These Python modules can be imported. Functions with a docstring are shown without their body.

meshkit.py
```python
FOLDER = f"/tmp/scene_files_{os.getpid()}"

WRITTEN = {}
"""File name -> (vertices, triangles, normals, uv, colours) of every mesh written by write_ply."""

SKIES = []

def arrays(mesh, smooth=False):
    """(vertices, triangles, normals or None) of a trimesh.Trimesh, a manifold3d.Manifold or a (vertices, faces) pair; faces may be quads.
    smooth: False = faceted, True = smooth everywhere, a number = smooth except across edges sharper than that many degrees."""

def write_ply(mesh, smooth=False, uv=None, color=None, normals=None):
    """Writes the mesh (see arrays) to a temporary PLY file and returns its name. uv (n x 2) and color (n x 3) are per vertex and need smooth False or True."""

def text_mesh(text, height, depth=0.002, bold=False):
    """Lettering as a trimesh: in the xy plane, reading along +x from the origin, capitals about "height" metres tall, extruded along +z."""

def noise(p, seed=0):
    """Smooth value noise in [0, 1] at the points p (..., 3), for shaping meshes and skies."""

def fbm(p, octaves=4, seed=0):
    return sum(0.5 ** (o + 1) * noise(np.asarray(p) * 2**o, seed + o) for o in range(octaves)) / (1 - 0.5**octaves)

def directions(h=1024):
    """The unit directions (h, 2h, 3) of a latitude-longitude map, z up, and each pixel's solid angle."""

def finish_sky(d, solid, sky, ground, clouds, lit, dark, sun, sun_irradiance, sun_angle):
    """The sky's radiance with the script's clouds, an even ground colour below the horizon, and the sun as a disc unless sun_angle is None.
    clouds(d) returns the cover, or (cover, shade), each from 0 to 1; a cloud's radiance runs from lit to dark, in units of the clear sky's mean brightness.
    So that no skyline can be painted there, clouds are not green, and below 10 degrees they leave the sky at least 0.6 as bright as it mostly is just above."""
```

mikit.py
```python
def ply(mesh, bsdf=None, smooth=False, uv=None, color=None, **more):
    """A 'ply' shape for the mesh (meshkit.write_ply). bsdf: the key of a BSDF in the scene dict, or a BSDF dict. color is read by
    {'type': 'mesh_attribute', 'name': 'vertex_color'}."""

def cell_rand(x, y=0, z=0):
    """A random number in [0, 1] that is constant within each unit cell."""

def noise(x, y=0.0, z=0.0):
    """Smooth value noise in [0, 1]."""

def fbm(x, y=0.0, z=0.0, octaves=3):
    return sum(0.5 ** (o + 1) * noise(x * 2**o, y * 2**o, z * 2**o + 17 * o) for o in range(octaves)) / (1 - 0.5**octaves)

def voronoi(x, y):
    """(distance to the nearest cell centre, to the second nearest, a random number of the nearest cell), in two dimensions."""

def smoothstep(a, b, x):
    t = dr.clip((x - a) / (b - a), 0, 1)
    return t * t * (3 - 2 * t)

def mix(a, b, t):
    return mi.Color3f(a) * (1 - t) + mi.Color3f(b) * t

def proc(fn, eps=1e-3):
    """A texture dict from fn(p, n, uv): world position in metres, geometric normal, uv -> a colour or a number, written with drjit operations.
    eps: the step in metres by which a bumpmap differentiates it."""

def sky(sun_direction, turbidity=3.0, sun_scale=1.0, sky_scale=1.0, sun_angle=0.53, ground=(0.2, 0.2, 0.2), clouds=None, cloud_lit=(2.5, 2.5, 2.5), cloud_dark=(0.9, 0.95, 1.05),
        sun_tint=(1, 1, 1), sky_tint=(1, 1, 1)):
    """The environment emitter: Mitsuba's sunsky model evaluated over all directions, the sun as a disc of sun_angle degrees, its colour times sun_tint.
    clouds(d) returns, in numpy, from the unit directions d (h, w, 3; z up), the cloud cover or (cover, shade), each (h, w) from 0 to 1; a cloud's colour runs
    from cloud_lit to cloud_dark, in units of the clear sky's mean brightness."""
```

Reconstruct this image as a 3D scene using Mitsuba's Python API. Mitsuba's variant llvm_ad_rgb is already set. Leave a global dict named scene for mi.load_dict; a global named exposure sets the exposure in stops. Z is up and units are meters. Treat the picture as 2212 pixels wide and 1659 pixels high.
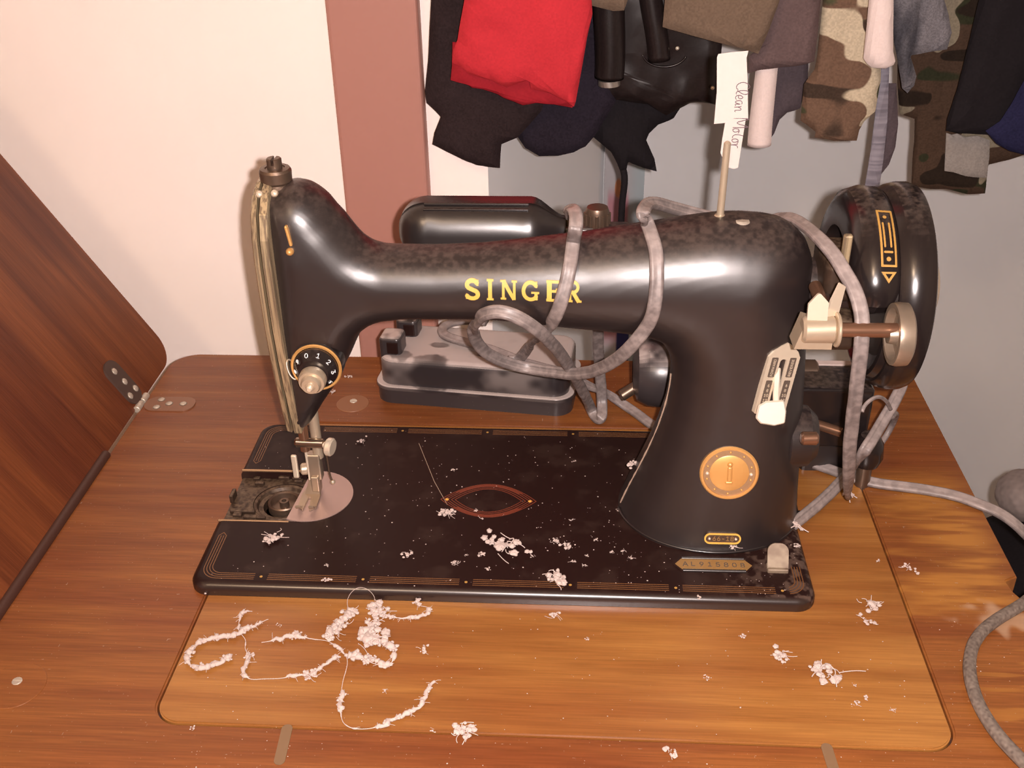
import math, random
import numpy as np
import trimesh, shapely, manifold3d
import mitsuba as mi
import drjit as dr
import mikit, meshkit
from mikit import noise, fbm, smoothstep, mix, proc, cell_rand
from shapely.geometry import Polygon, LineString, Point, box as sbox
from shapely.ops import unary_union
from scipy import ndimage
from scipy.interpolate import CubicSpline, RBFInterpolator

T4 = mi.ScalarTransform4f
scene, labels = {}, {}
random.seed(7)

# ------------------------------------------------------------------ camera, lights, exposure
# table top is z = 0, the machine bed's front left corner is the origin, x to the right, y to the wall
FPX = 2312.2
CAM = np.array([0.228552, -0.472015, 0.431489])
FWD = np.array([-0.059077, 0.857318, -0.511387]); FWD /= np.linalg.norm(FWD)
RIGHT = np.array([0.998121, 0.059059, -0.016296]); RIGHT -= FWD * (RIGHT @ FWD); RIGHT /= np.linalg.norm(RIGHT)
DOWN = np.cross(FWD, RIGHT)
scene['camera'] = {'type': 'perspective', 'fov': math.degrees(2 * math.atan(1106 / FPX)), 'fov_axis': 'x', 'near_clip': 0.02, 'far_clip': 50.0,
                   'to_world': T4().look_at(origin=CAM.tolist(), target=(CAM + FWD).tolist(), up=(-DOWN).tolist())}
exposure = 0.22
FLASH_POS = CAM + RIGHT * 0.017 - DOWN * 0.004 + FWD * 0.001
scene['phone_flash_light'] = {'type': 'disk', 'to_world': T4().look_at(origin=FLASH_POS.tolist(), target=(FLASH_POS + FWD).tolist(), up=[0, 0, 1]) @ T4().scale(0.0045),
                              'emitter': {'type': 'area', 'radiance': {'type': 'rgb', 'value': [36000, 31000, 29500]}}}
labels['phone_flash_light'] = {'label': 'small round lamp of the camera flash beside the viewpoint', 'category': 'flash lamp'}
scene['ceiling_lamp__bulb'] = {'type': 'sphere', 'center': [-0.35, -1.35, 1.38], 'radius': 0.09,
                               'emitter': {'type': 'area', 'radiance': {'type': 'rgb', 'value': [62.0, 43.0, 28.0]}}}

# ------------------------------------------------------------------ helpers
def ray(px, py):
    v = FWD * FPX + RIGHT * (px - 1106.0) + DOWN * (py - 829.5)
    return v / np.linalg.norm(v)
def on_z(px, py, z=0.0):
    v = ray(px, py); return CAM + v * (z - CAM[2]) / v[2]
def on_y(px, py, y):
    v = ray(px, py); return CAM + v * (y - CAM[1]) / v[1]

used = {}
def key_for(name, parent=None):
    full = name if parent is None else parent + '__' + name
    n = used.get(full, 0); used[full] = n + 1
    return full if n == 0 else f'{full}_{n:03d}'
def thing(name, label, cat, group=None):
    k = key_for(name)
    labels[k] = {'label': label, 'category': cat}
    if group: labels[k]['group'] = group
    return k
SHIFT = np.zeros(3)               # set below where a group of parts is drawn in its own frame
def part(name, mesh, mat, parent, smooth=False, label=None, kind=None, **kw):
    k = key_for(name, parent)
    if SHIFT.any(): mesh = mesh.copy(); mesh.apply_translation(SHIFT)
    scene[k] = mikit.ply(mesh, mat, smooth=smooth, **kw)
    if label or kind:
        labels[k] = {}
        if label: labels[k]['label'] = label
        if kind: labels[k]['kind'] = kind
    return k
def single(name, mesh, mat, label, cat, smooth=False, group=None, kind=None):
    k = thing(name, label, cat, group)
    if kind: labels[k]['kind'] = kind
    scene[k] = mikit.ply(mesh, mat, smooth=smooth)
    return k
def struct(name, mesh, mat, label, parent=None, smooth=False):
    k = key_for(name, parent)
    scene[k] = mikit.ply(mesh, mat, smooth=smooth)
    if parent is None: labels[k] = {'label': label, 'category': name.split('_')[0], 'kind': 'structure'}
    return k

def V(m): return np.array(m.vertices)
def cat(*ms): return trimesh.util.concatenate([m for m in ms])
def tm(man):
    m = man.to_mesh(); return trimesh.Trimesh(m.vert_properties[:, :3], m.tri_verts, process=False)
def mf(mesh):
    return manifold3d.Manifold(manifold3d.Mesh(np.asarray(mesh.vertices, np.float32), np.asarray(mesh.faces, np.uint32)))
def hull_pts(p): return tm(manifold3d.Manifold.hull_points(np.asarray(p, float)))
def rbox(lo, hi, r=0.001, n=2):
    lo, hi = np.array(lo, float), np.array(hi, float); r = min(r, (hi - lo).min() / 2 - 1e-6)
    s = trimesh.creation.icosphere(subdivisions=n, radius=r).vertices
    c = np.array([[x, y, z] for x in (lo[0] + r, hi[0] - r) for y in (lo[1] + r, hi[1] - r) for z in (lo[2] + r, hi[2] - r)])
    return hull_pts((c[:, None] + s[None]).reshape(-1, 3))
def rplate(poly, z0, z1, r=0.001, n=4):
    """convex outline with a rounded upper edge"""
    pts = []
    for k in range(n + 1):
        a = k / n * math.pi / 2
        g = poly.buffer(-r * (1 - math.cos(a)), join_style='mitre') if k else poly
        c = np.array(g.exterior.coords)
        pts.append(np.c_[c, np.full(len(c), z1 - r + r * math.sin(a))])
    c = np.array(poly.exterior.coords); pts.append(np.c_[c, np.full(len(c), z0)])
    return hull_pts(np.vstack(pts))
def extr(poly, h):
    gs = [g for g in getattr(poly, 'geoms', [poly]) if g.area > 1e-12]
    return cat(*[trimesh.creation.extrude_polygon(g, h, engine='earcut') for g in gs])
def rrect(x0, y0, x1, y1, r): return sbox(x0 + r, y0 + r, x1 - r, y1 - r).buffer(r, quad_segs=10)
def lathe(profile, n=48):
    """profile of (radius, height) about z"""
    return trimesh.creation.revolve(np.array(profile, float), sections=n)
def frame(mesh, o, ex, ey, ez):
    m = mesh.copy(); v = V(m); m.vertices = np.asarray(o) + v[:, :1] * ex + v[:, 1:2] * ey + v[:, 2:3] * ez
    if np.dot(np.cross(ex, ey), ez) < 0: m.invert()
    return m
def along(mesh, o, axis):
    """z of the mesh goes along axis, from the point o"""
    ez = np.array(axis, float); ez /= np.linalg.norm(ez)
    h = np.array([0, 0, 1.0]) if abs(ez[2]) < 0.9 else np.array([0, 1.0, 0])
    ex = np.cross(h, ez); ex /= np.linalg.norm(ex)
    return frame(mesh, o, ex, np.cross(ez, ex), ez)
def rod(a, b, r, r2=None, bev=0.15, n=20):
    a, b = np.array(a, float), np.array(b, float); L = np.linalg.norm(b - a); r2 = r if r2 is None else r2; e = min(bev * r, L / 4)
    return along(lathe([(0, 0), (r - e, 0), (r, e), (r2, L - e), (r2 - e, L), (0, L)], n), a, b - a)
def spline(pts, n, closed=False):
    p = np.asarray(pts, float); t = np.r_[0, np.cumsum(np.linalg.norm(np.diff(p, axis=0), axis=1) ** 0.6)]
    return CubicSpline(t, p)(np.linspace(0, t[-1], n))
def sweep(path, ring, normal, scale=None):
    """ring (k, 2) in (side, normal) coordinates swept along path; normal: a vector or one per point"""
    p = np.asarray(path, float); n = len(p); t = np.gradient(p, axis=0); t /= np.linalg.norm(t, axis=1, keepdims=True) + 1e-12
    N = np.broadcast_to(np.asarray(normal, float), p.shape)
    s = np.cross(t, N); s /= np.linalg.norm(s, axis=1, keepdims=True) + 1e-9
    u = np.cross(s, t); k = len(ring); sc = np.ones(n) if scale is None else np.asarray(scale)
    v = p[:, None] + sc[:, None, None] * (ring[None, :, :1] * s[:, None] + ring[None, :, 1:] * u[:, None])
    i, j = np.meshgrid(np.arange(n - 1), np.arange(k), indexing='ij'); j2 = (j + 1) % k
    q = np.stack([i * k + j, i * k + j2, (i + 1) * k + j2, (i + 1) * k + j], -1).reshape(-1, 4)
    f = np.vstack([q[:, [0, 1, 2]], q[:, [0, 2, 3]]])
    vv = np.vstack([v.reshape(-1, 3), p[:1], p[-1:]]); a, b = n * k, n * k + 1; jj = np.arange(k)
    f = np.vstack([f, np.stack([np.full(k, a), (jj + 1) % k, jj], 1), np.stack([np.full(k, b), (n - 1) * k + jj, (n - 1) * k + (jj + 1) % k], 1)])
    m = trimesh.Trimesh(vv, f, process=False)
    if m.volume < 0: m.invert()
    return m
def circ(r, k=10, ry=None):
    a = np.arange(k) * 2 * math.pi / k; return np.c_[r * np.cos(a), (ry or r) * np.sin(a)]
def surface_nets(F, o, h):
    S = F < 0; nx, ny, nz = F.shape
    c = [S[i:nx - 1 + i, j:ny - 1 + j, k:nz - 1 + k] for i in (0, 1) for j in (0, 1) for k in (0, 1)]
    act = np.any(c, 0) & ~np.all(c, 0); idx = -np.ones(act.shape, int); I = np.argwhere(act); idx[act] = np.arange(len(I))
    acc, cnt = np.zeros((len(I), 3)), np.zeros(len(I))
    for a in range(3):
        for d1 in (0, 1):
            for d2 in (0, 1):
                off = np.zeros(3, int); oth = [b for b in range(3) if b != a]; off[oth[0]], off[oth[1]] = d1, d2
                p0 = I + off; p1 = p0.copy(); p1[:, a] += 1
                f0, f1 = F[tuple(p0.T)], F[tuple(p1.T)]; m = (f0 < 0) != (f1 < 0); t = f0[m] / (f0[m] - f1[m])
                w = p0[m].astype(float); w[:, a] += t; acc[m] += w; cnt[m] += 1
    v = np.asarray(o) + h * acc / cnt[:, None]; faces = []
    for a in range(3):
        sl0 = [slice(None)] * 3; sl1 = [slice(None)] * 3; sl0[a], sl1[a] = slice(0, -1), slice(1, None)
        E = np.argwhere(S[tuple(sl0)] != S[tuple(sl1)]); b, cc = (a + 1) % 3, (a + 2) % 3
        E = E[(E[:, b] > 0) & (E[:, cc] > 0)]
        q = []
        for db, dc in ((1, 1), (0, 1), (0, 0), (1, 0)):
            g = E.copy(); g[:, b] -= db; g[:, cc] -= dc; q.append(idx[tuple(g.T)])
        q = np.stack(q, 1); fl = S[tuple(E.T)]; q[~fl] = q[~fl][:, ::-1]; faces.append(q[(q >= 0).all(1)])
    f = np.vstack(faces); m = trimesh.Trimesh(v, np.vstack([f[:, [0, 1, 2]], f[:, [0, 2, 3]]]), process=False)
    if m.volume < 0: m.invert()
    return m

# ------------------------------------------------------------------ materials
def rgb(*c): return {'type': 'rgb', 'value': list(c)}
def pr(col, rough=0.5, metallic=0.0, spec=0.5, **kw):
    return {'type': 'twosided', 'bsdf': {'type': 'principled', 'base_color': col if isinstance(col, dict) else rgb(*col), 'roughness': rough, 'metallic': metallic, 'specular': spec, **kw}}

def dusty(base, dust, lo, hi, amount, freq=140.0):
    def fn(p, n, uv):
        up = smoothstep(lo, hi, n.z)
        sp = fbm(p.x * freq, p.y * freq, p.z * freq, 3)
        fine = noise(p.x * 1500, p.y * 1500, p.z * 1500)
        a = up * amount * smoothstep(0.25, 0.75, sp) + 0.5 * amount * smoothstep(0.93, 0.97, fine) * smoothstep(-0.2, 0.6, n.z)
        return mix(base, dust, dr.clip(a, 0, 1))
    return proc(fn)
scene['japan_black'] = pr(dusty((0.013, 0.009, 0.009), (0.095, 0.066, 0.055), 0.25, 1.0, 0.42, 330.0), 0.37, spec=0.9)
scene['gloss_black'] = pr(dusty((0.011, 0.008, 0.008), (0.15, 0.11, 0.09), 0.7, 1.0, 0.3, 420.0), 0.2, spec=0.6)
scene['lamp_black'] = pr((0.013, 0.010, 0.010), 0.3, spec=1.0)
def bed_fn(p, n, uv):
    a = smoothstep(0.55, 0.8, fbm(p.x * 60, p.y * 60, 3.0, 4)) * 0.35
    fine = smoothstep(0.93, 0.98, noise(p.x * 1300, p.y * 1300, 0.5))
    right = smoothstep(0.30, 0.37, p.x)
    cl = smoothstep(0.45, 0.7, fbm(p.x * 260, p.y * 260, p.z * 260, 3)) * right
    return mix((0.016, 0.007, 0.006), (0.17, 0.115, 0.09), dr.clip(a * 0.16 + fine * 0.5 + cl * 0.4, 0, 1))
def edge_fn(p, n, uv): return smoothstep(0.0042, 0.0022, p.y)      # the front edge is rubbed shiny
scene['bed_black'] = {'type': 'twosided', 'bsdf': {'type': 'blendbsdf', 'weight': proc(edge_fn), 'first': {'type': 'principled', 'base_color': proc(bed_fn), 'roughness': 0.33, 'specular': 0.13},
                      'second': {'type': 'principled', 'base_color': rgb(0.016, 0.009, 0.008), 'roughness': 0.24, 'specular': 1.0}}}
scene['nickel'] = pr((0.50, 0.41, 0.30), 0.34, 0.6)
scene['nickel_dull'] = pr(dusty((0.55, 0.50, 0.42), (0.42, 0.35, 0.28), -0.5, 1.0, 0.8, 300), 0.42, 0.5)
scene['nickel_bright'] = pr((0.74, 0.64, 0.50), 0.3, 0.55)
scene['lever_metal'] = pr((0.92, 0.84, 0.70), 0.3, 0.55)
scene['clamp_metal'] = pr((0.36, 0.28, 0.22), 0.22, 0.95)
scene['foot_metal'] = pr(dusty((0.36, 0.29, 0.22), (0.34, 0.27, 0.21), -0.5, 1.0, 0.6, 300), 0.34, 0.75)
scene['bracket_metal'] = pr(dusty((0.27, 0.215, 0.155), (0.15, 0.105, 0.075), -1.0, 0.3, 0.9, 160), 0.5, 0.3)
def face_fn(p, n, uv):
    s = fbm(p.y * 700, p.z * 18, p.x * 900, 3)
    return mix((0.46, 0.36, 0.22), (0.20, 0.15, 0.10), smoothstep(0.35, 0.72, s))
scene['face_brass'] = pr(proc(face_fn), 0.34, 0.55)
scene['plate_steel'] = pr((0.42, 0.30, 0.265), 0.42, 0.55)
scene['brass'] = pr((0.66, 0.36, 0.12), 0.38, 0.55)
scene['brass_dark'] = pr((0.42, 0.27, 0.15), 0.45, 0.7)
scene['copper'] = pr((0.30, 0.165, 0.105), 0.26, 0.8)
scene['gold_letter'] = pr((0.58, 0.32, 0.062), 0.5, 0.0)
scene['gold_decal'] = pr((0.36, 0.20, 0.05), 0.45)
scene['gold_faded'] = pr((0.135, 0.058, 0.022), 0.4, 0.1)
scene['red_gold'] = pr((0.13, 0.028, 0.014), 0.4, 0.0)
scene['serial_brass'] = pr((0.26, 0.145, 0.05), 0.5, 0.2)
scene['engraved'] = pr((0.075, 0.055, 0.042), 0.6)
scene['dial_white'] = pr((0.8, 0.78, 0.74), 0.5)
scene['screw_dark'] = pr((0.16, 0.11, 0.08), 0.38, 0.8)
scene['grime'] = pr(dusty((0.040, 0.024, 0.016), (0.20, 0.14, 0.09), -0.2, 1.0, 0.55, 420), 0.45, 0.4)

def wood(dark, light, red, scale=1.0, wear=False, leaf=False):
    def fn(p, n, uv):
        if leaf: p = mi.Point3f(p.z * 0.85 - p.x * 0.525, p.y, 0.2)
        g = fbm(p.x * 7 * scale, p.y * 130 * scale, p.z * 130, 4)
        fine = noise(p.x * 60, p.y * 1500, p.z * 1500)
        broad = fbm(p.x * 5, p.y * 9, 4.0, 3)
        c = mix(dark, light, smoothstep(0.25, 0.75, g * 0.55 + broad * 0.45))
        c = mix(c, red, smoothstep(0.45, 0.8, noise(p.x * 9, p.y * 40, 8.0)) * 0.5)
        c = c * (0.86 + 0.28 * fine)
        if wear:
            p = mi.Point3f(p.x + 0.0041, p.y - 0.003, p.z)
            st = fbm(p.x * 14, p.y * 75, 2.0, 4)
            st2 = fbm(p.x * 22, p.y * 190, 5.0, 3)
            m = smoothstep(0.415, 0.465, p.x + (st - 0.5) * 0.13) * smoothstep(0.505, 0.480, p.x) * smoothstep(0.155, 0.11, p.y + (st2 - 0.5) * 0.05) * smoothstep(-0.02, 0.005, p.y)
            m2 = smoothstep(0.43, 0.46, p.x) * smoothstep(0.0, -0.02, p.y) * smoothstep(0.54, 0.68, st2) * 0.6
            c = mix(c, (0.36, 0.155, 0.032), dr.clip(m * (0.25 + 0.75 * smoothstep(0.32, 0.62, st2)) * 0.9 + m2 * 0.7, 0, 1))
            hx, hy = p.x - 0.478, p.y + 0.004
            hz = smoothstep(0.02, 0.008, dr.sqrt(hx * hx * 0.6 + hy * hy * 2.5) + (noise(p.x * 160, p.y * 160, 1.0) - 0.5) * 0.02)
            c = mix(c, (0.42, 0.28, 0.18), hz * 0.6)
            sp = smoothstep(0.955, 0.985, noise(p.x * 700, p.y * 700, 7.0))
            c = mix(c, (0.38, 0.27, 0.2), sp * 0.5)
        return c
    return proc(fn)
scene['wood_top'] = pr(wood((0.145, 0.043, 0.0125), (0.225, 0.080, 0.020), (0.14, 0.034, 0.011), wear=True), 0.33, spec=0.45)
scene['wood_panel'] = pr(wood((0.200, 0.074, 0.0180), (0.320, 0.142, 0.036), (0.180, 0.056, 0.015)), 0.3, spec=0.5)
scene['wood_lid'] = pr(wood((0.085, 0.021, 0.008), (0.165, 0.048, 0.015), (0.075, 0.016, 0.007), 0.7), 0.4, spec=0.4)
scene['wood_leaf'] = pr(wood((0.085, 0.021, 0.008), (0.175, 0.050, 0.015), (0.070, 0.014, 0.007), 0.8, leaf=True), 0.4, spec=0.4)
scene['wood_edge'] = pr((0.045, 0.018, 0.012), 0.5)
scene['inlay_disc'] = pr((0.20, 0.085, 0.04), 0.4)
scene['inlay'] = pr((0.16, 0.095, 0.05), 0.5)
scene['hinge_dark'] = pr((0.085, 0.055, 0.045), 0.45, 0.4)
scene['hinge_worn'] = pr((0.23, 0.115, 0.07), 0.4, 0.4)
def wall_fn(c, amp=0.05):
    def fn(p, n, uv):
        b = fbm(p.x * 9, p.z * 9, p.y * 9, 3)
        s = smoothstep(0.992, 0.999, noise(p.x * 90, p.z * 90, p.y * 90))
        return mi.Color3f(*c) * (1 - amp + 2 * amp * b) * (1 - 0.15 * s)
    return proc(fn)
scene['wall_white'] = pr(wall_fn((0.88, 0.80, 0.755)), 0.75, spec=0.2)
scene['wall_grey'] = pr(wall_fn((0.68, 0.685, 0.695), 0.05), 0.7, spec=0.25)
scene['wall_far'] = pr((0.34, 0.26, 0.21), 0.8, spec=0.2)
scene['trim_brown'] = pr(wall_fn((0.37, 0.175, 0.14), 0.04), 0.55, spec=0.35)
scene['floor_mat'] = pr((0.14, 0.09, 0.07), 0.7)
scene['ceiling_mat'] = pr((0.75, 0.70, 0.64), 0.9)
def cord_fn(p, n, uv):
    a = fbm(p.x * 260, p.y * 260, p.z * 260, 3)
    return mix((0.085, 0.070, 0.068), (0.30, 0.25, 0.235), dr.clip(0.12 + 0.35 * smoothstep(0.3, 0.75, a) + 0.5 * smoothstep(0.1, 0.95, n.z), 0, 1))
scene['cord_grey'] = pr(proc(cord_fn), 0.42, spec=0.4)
def braid_fn(p, n, uv):
    a = noise(p.x * 700, p.y * 700, p.z * 700)
    return mix((0.075, 0.055, 0.045), (0.20, 0.16, 0.13), a)
scene['cord_braid'] = pr(proc(braid_fn), 0.8)
scene['bakelite_dusty'] = pr(dusty((0.030, 0.024, 0.025), (0.42, 0.35, 0.32), 0.45, 0.92, 1.6, 70), 0.3, spec=0.5)
def pedal_fn(p, n, uv):
    up = smoothstep(0.35, 0.9, n.z)
    side = 0.30 * smoothstep(0.0, 0.03, p.z) * smoothstep(0.30, 0.6, fbm(p.x * 40, p.y * 40, p.z * 40, 3))
    hole = 0.0
    dx, dy = p.x - 0.0754, p.y - 0.2216
    pu_, pv_ = dx * 0.9932 - dy * 0.1164, dx * 0.1164 + dy * 0.9932
    for cx, cy, rx, ry in ((0.020, 0.011, 0.009, 0.007), (0.044, 0.006, 0.013, 0.009), (0.093, 0.020, 0.017, 0.004), (0.045, 0.030, 0.008, 0.004)):
        d = dr.square((pu_ - cx) / rx) + dr.square((pv_ - cy) / ry)
        hole = dr.maximum(hole, smoothstep(1.5, 0.6, d + 0.6 * (noise(p.x * 300, p.y * 300, 2.0) - 0.5)))
    d2 = dr.square((pu_ - 0.045) / 0.018) + dr.square((p.z - 0.024) / 0.014)
    front = smoothstep(1.4, 0.5, d2) * smoothstep(0.3, 0.8, -n.y)
    a = dr.clip(up * (0.75 + 0.4 * fbm(p.x * 70, p.y * 70, 1.0, 3)) * (1 - 0.85 * hole) + side * (1 - front), 0, 1)
    return mix((0.024, 0.019, 0.020), (0.42, 0.355, 0.33), a)
scene['pedal_bakelite'] = pr(proc(pedal_fn), 0.28, spec=0.5)
scene['lint'] = pr((0.47, 0.385, 0.35), 0.95, spec=0.1)
scene['dust_tan'] = pr((0.26, 0.19, 0.145), 0.95, spec=0.1)
scene['paper'] = pr((0.47, 0.40, 0.37), 0.85, spec=0.15)
scene['ink'] = pr((0.13, 0.09, 0.105), 0.9, spec=0.05)
def cloth(c, amp=0.25, weave=900.0):
    def fn(p, n, uv):
        w = noise(p.x * weave, p.z * weave, p.y * weave)
        b = fbm(p.x * 30, p.z * 30, p.y * 10, 3)
        return mi.Color3f(*c) * (1 - amp + amp * (w + b))
    return proc(fn)
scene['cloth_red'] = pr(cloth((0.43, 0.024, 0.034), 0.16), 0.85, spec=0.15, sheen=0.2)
scene['cloth_red_shaded'] = pr(cloth((0.27, 0.012, 0.020), 0.16), 0.85, spec=0.15)  # the red cloth again, with the shade of the fold in its colour
scene['cloth_darkbrown'] = pr(cloth((0.022, 0.014, 0.015), 0.5), 0.9, spec=0.1)
scene['cloth_navy'] = pr(cloth((0.017, 0.013, 0.020), 0.5), 0.9, spec=0.1)
scene['cloth_black'] = pr(cloth((0.010, 0.008, 0.010), 0.4), 0.85, spec=0.15)
scene['leather_black'] = pr(cloth((0.012, 0.008, 0.008), 0.4), 0.3, spec=0.4)
scene['cloth_khaki'] = pr(cloth((0.135, 0.095, 0.068), 0.3), 0.9, spec=0.1)
scene['cloth_mauve'] = pr(cloth((0.105, 0.072, 0.072), 0.3), 0.9, spec=0.1)
scene['cloth_slate'] = pr(cloth((0.075, 0.058, 0.066), 0.3), 0.9, spec=0.1)
scene['cloth_white'] = pr(cloth((0.68, 0.58, 0.555), 0.08), 0.9, spec=0.1)
scene['cloth_grey'] = pr(cloth((0.235, 0.215, 0.20), 0.3), 0.9, spec=0.1)
def denim_fn(p, n, uv):
    b = fbm(p.x * 60, p.z * 25, 0.0, 4)
    return mix((0.045, 0.045, 0.055), (0.14, 0.135, 0.15), smoothstep(0.3, 0.75, b)) * (0.75 + 0.5 * noise(p.x * 1200, p.z * 1200, 0.0))
scene['cloth_denim'] = pr(proc(denim_fn), 0.9, spec=0.1)
def belt_fn(p, n, uv):
    b = noise(p.x * 90, p.z * 700, 0.0)
    return mix((0.13, 0.12, 0.15), (0.24, 0.225, 0.265), b)
scene['belt_blue'] = pr(proc(belt_fn), 0.7)
scene['cloth_deepblue'] = pr(cloth((0.015, 0.015, 0.045), 0.4), 0.9, spec=0.1)
def camo(bright, seed):
    def fn(p, n, uv):
        x, z = p.x * 46 + seed, p.z * 60 + seed * 2
        x = x + 1.2 * (noise(p.x * 60, p.z * 60, seed) - 0.5)
        a, b, c = noise(x, z, 1.5), noise(x * 0.9 + 9, z * 1.0, 4.5), noise(x * 1.1, z * 0.9 + 5, 8.5)
        col = mix((0.128, 0.078, 0.053), (0.060, 0.062, 0.034), smoothstep(0.60, 0.63, a))
        col = mix(col, (0.045, 0.030, 0.022), smoothstep(0.64, 0.67, b))
        col = mix(col, (0.45, 0.385, 0.28), smoothstep(0.61, 0.63, c))
        return col * bright * (0.85 + 0.3 * noise(p.x * 900, p.z * 900, 0.0))
    return proc(fn)
scene['cloth_camo'] = pr(camo(1.0, 3.0), 0.9, spec=0.1)
scene['cloth_camo_dark'] = pr(camo(0.42, 11.0), 0.9, spec=0.1)
def poster_fn(p, n, uv):
    u, v = uv.x, uv.y
    c = mix((0.40, 0.39, 0.41), (0.36, 0.42, 0.45), smoothstep(0.5, 0.9, u))
    c = mix(c, (0.42, 0.20, 0.24), smoothstep(0.30, 0.22, dr.abs(u - 0.36)) * smoothstep(0.82, 0.74, v) * smoothstep(0.1, 0.2, v))
    c = mix(c, (0.55, 0.24, 0.12), smoothstep(0.11, 0.07, dr.sqrt(dr.square(u - 0.36) + dr.square((v - 0.80) * 2.4))))
    c = mix(c, (0.03, 0.03, 0.12), smoothstep(0.20, 0.14, dr.abs(u - 0.62)) * smoothstep(0.30, 0.24, v) * smoothstep(0.02, 0.06, v))
    return c
scene['poster_print'] = pr(proc(poster_fn), 0.6, spec=0.3)
scene['bag_grey'] = pr(cloth((0.20, 0.165, 0.155), 0.3, 300), 0.9, spec=0.1)
scene['rod_metal'] = pr((0.5, 0.46, 0.42), 0.35, 0.9)
scene['lamp_metal'] = pr((0.5, 0.45, 0.4), 0.4, 0.8)

# ------------------------------------------------------------------ the room
WY, CY, JX = 0.385, 0.735, 0.1528         # wall plane, closet back plane, closet corner
X0, X1, Y0, Z0, Z1 = -1.25, 1.30, -3.2, -0.74, 1.66
def bx(lo, hi): return trimesh.creation.box(bounds=[lo, hi])
struct('floor', bx([X0 - .1, Y0 - .1, Z0 - .05], [X1 + .1, CY + .1, Z0]), 'floor_mat', 'dark brown floor under the sewing table')
struct('ceiling', bx([X0 - .1, Y0 - .1, Z1], [X1 + .1, CY + .1, Z1 + .05]), 'ceiling_mat', 'pale ceiling of the room')
struct('wall_back', bx([X0 - .1, WY, Z0], [JX, CY + .1, Z1]), 'wall_white', 'warm white wall behind the left half of the table')
struct('wall_closet', bx([JX, CY, Z0], [X1 + .1, CY + .1, Z1]), 'wall_grey', 'pale grey closet wall behind the hanging clothes')
struct('wall_closet_side', extr(Polygon([(JX, WY), (.2575, CY), (JX, CY)]), Z1 - Z0).apply_translation([0, 0, Z0]), 'wall_grey', 'pale grey slanting side wall of the closet')
struct('wall_left', bx([X0 - .1, Y0, Z0], [X0, WY, Z1]), 'wall_white', 'white wall on the left of the room')
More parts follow.
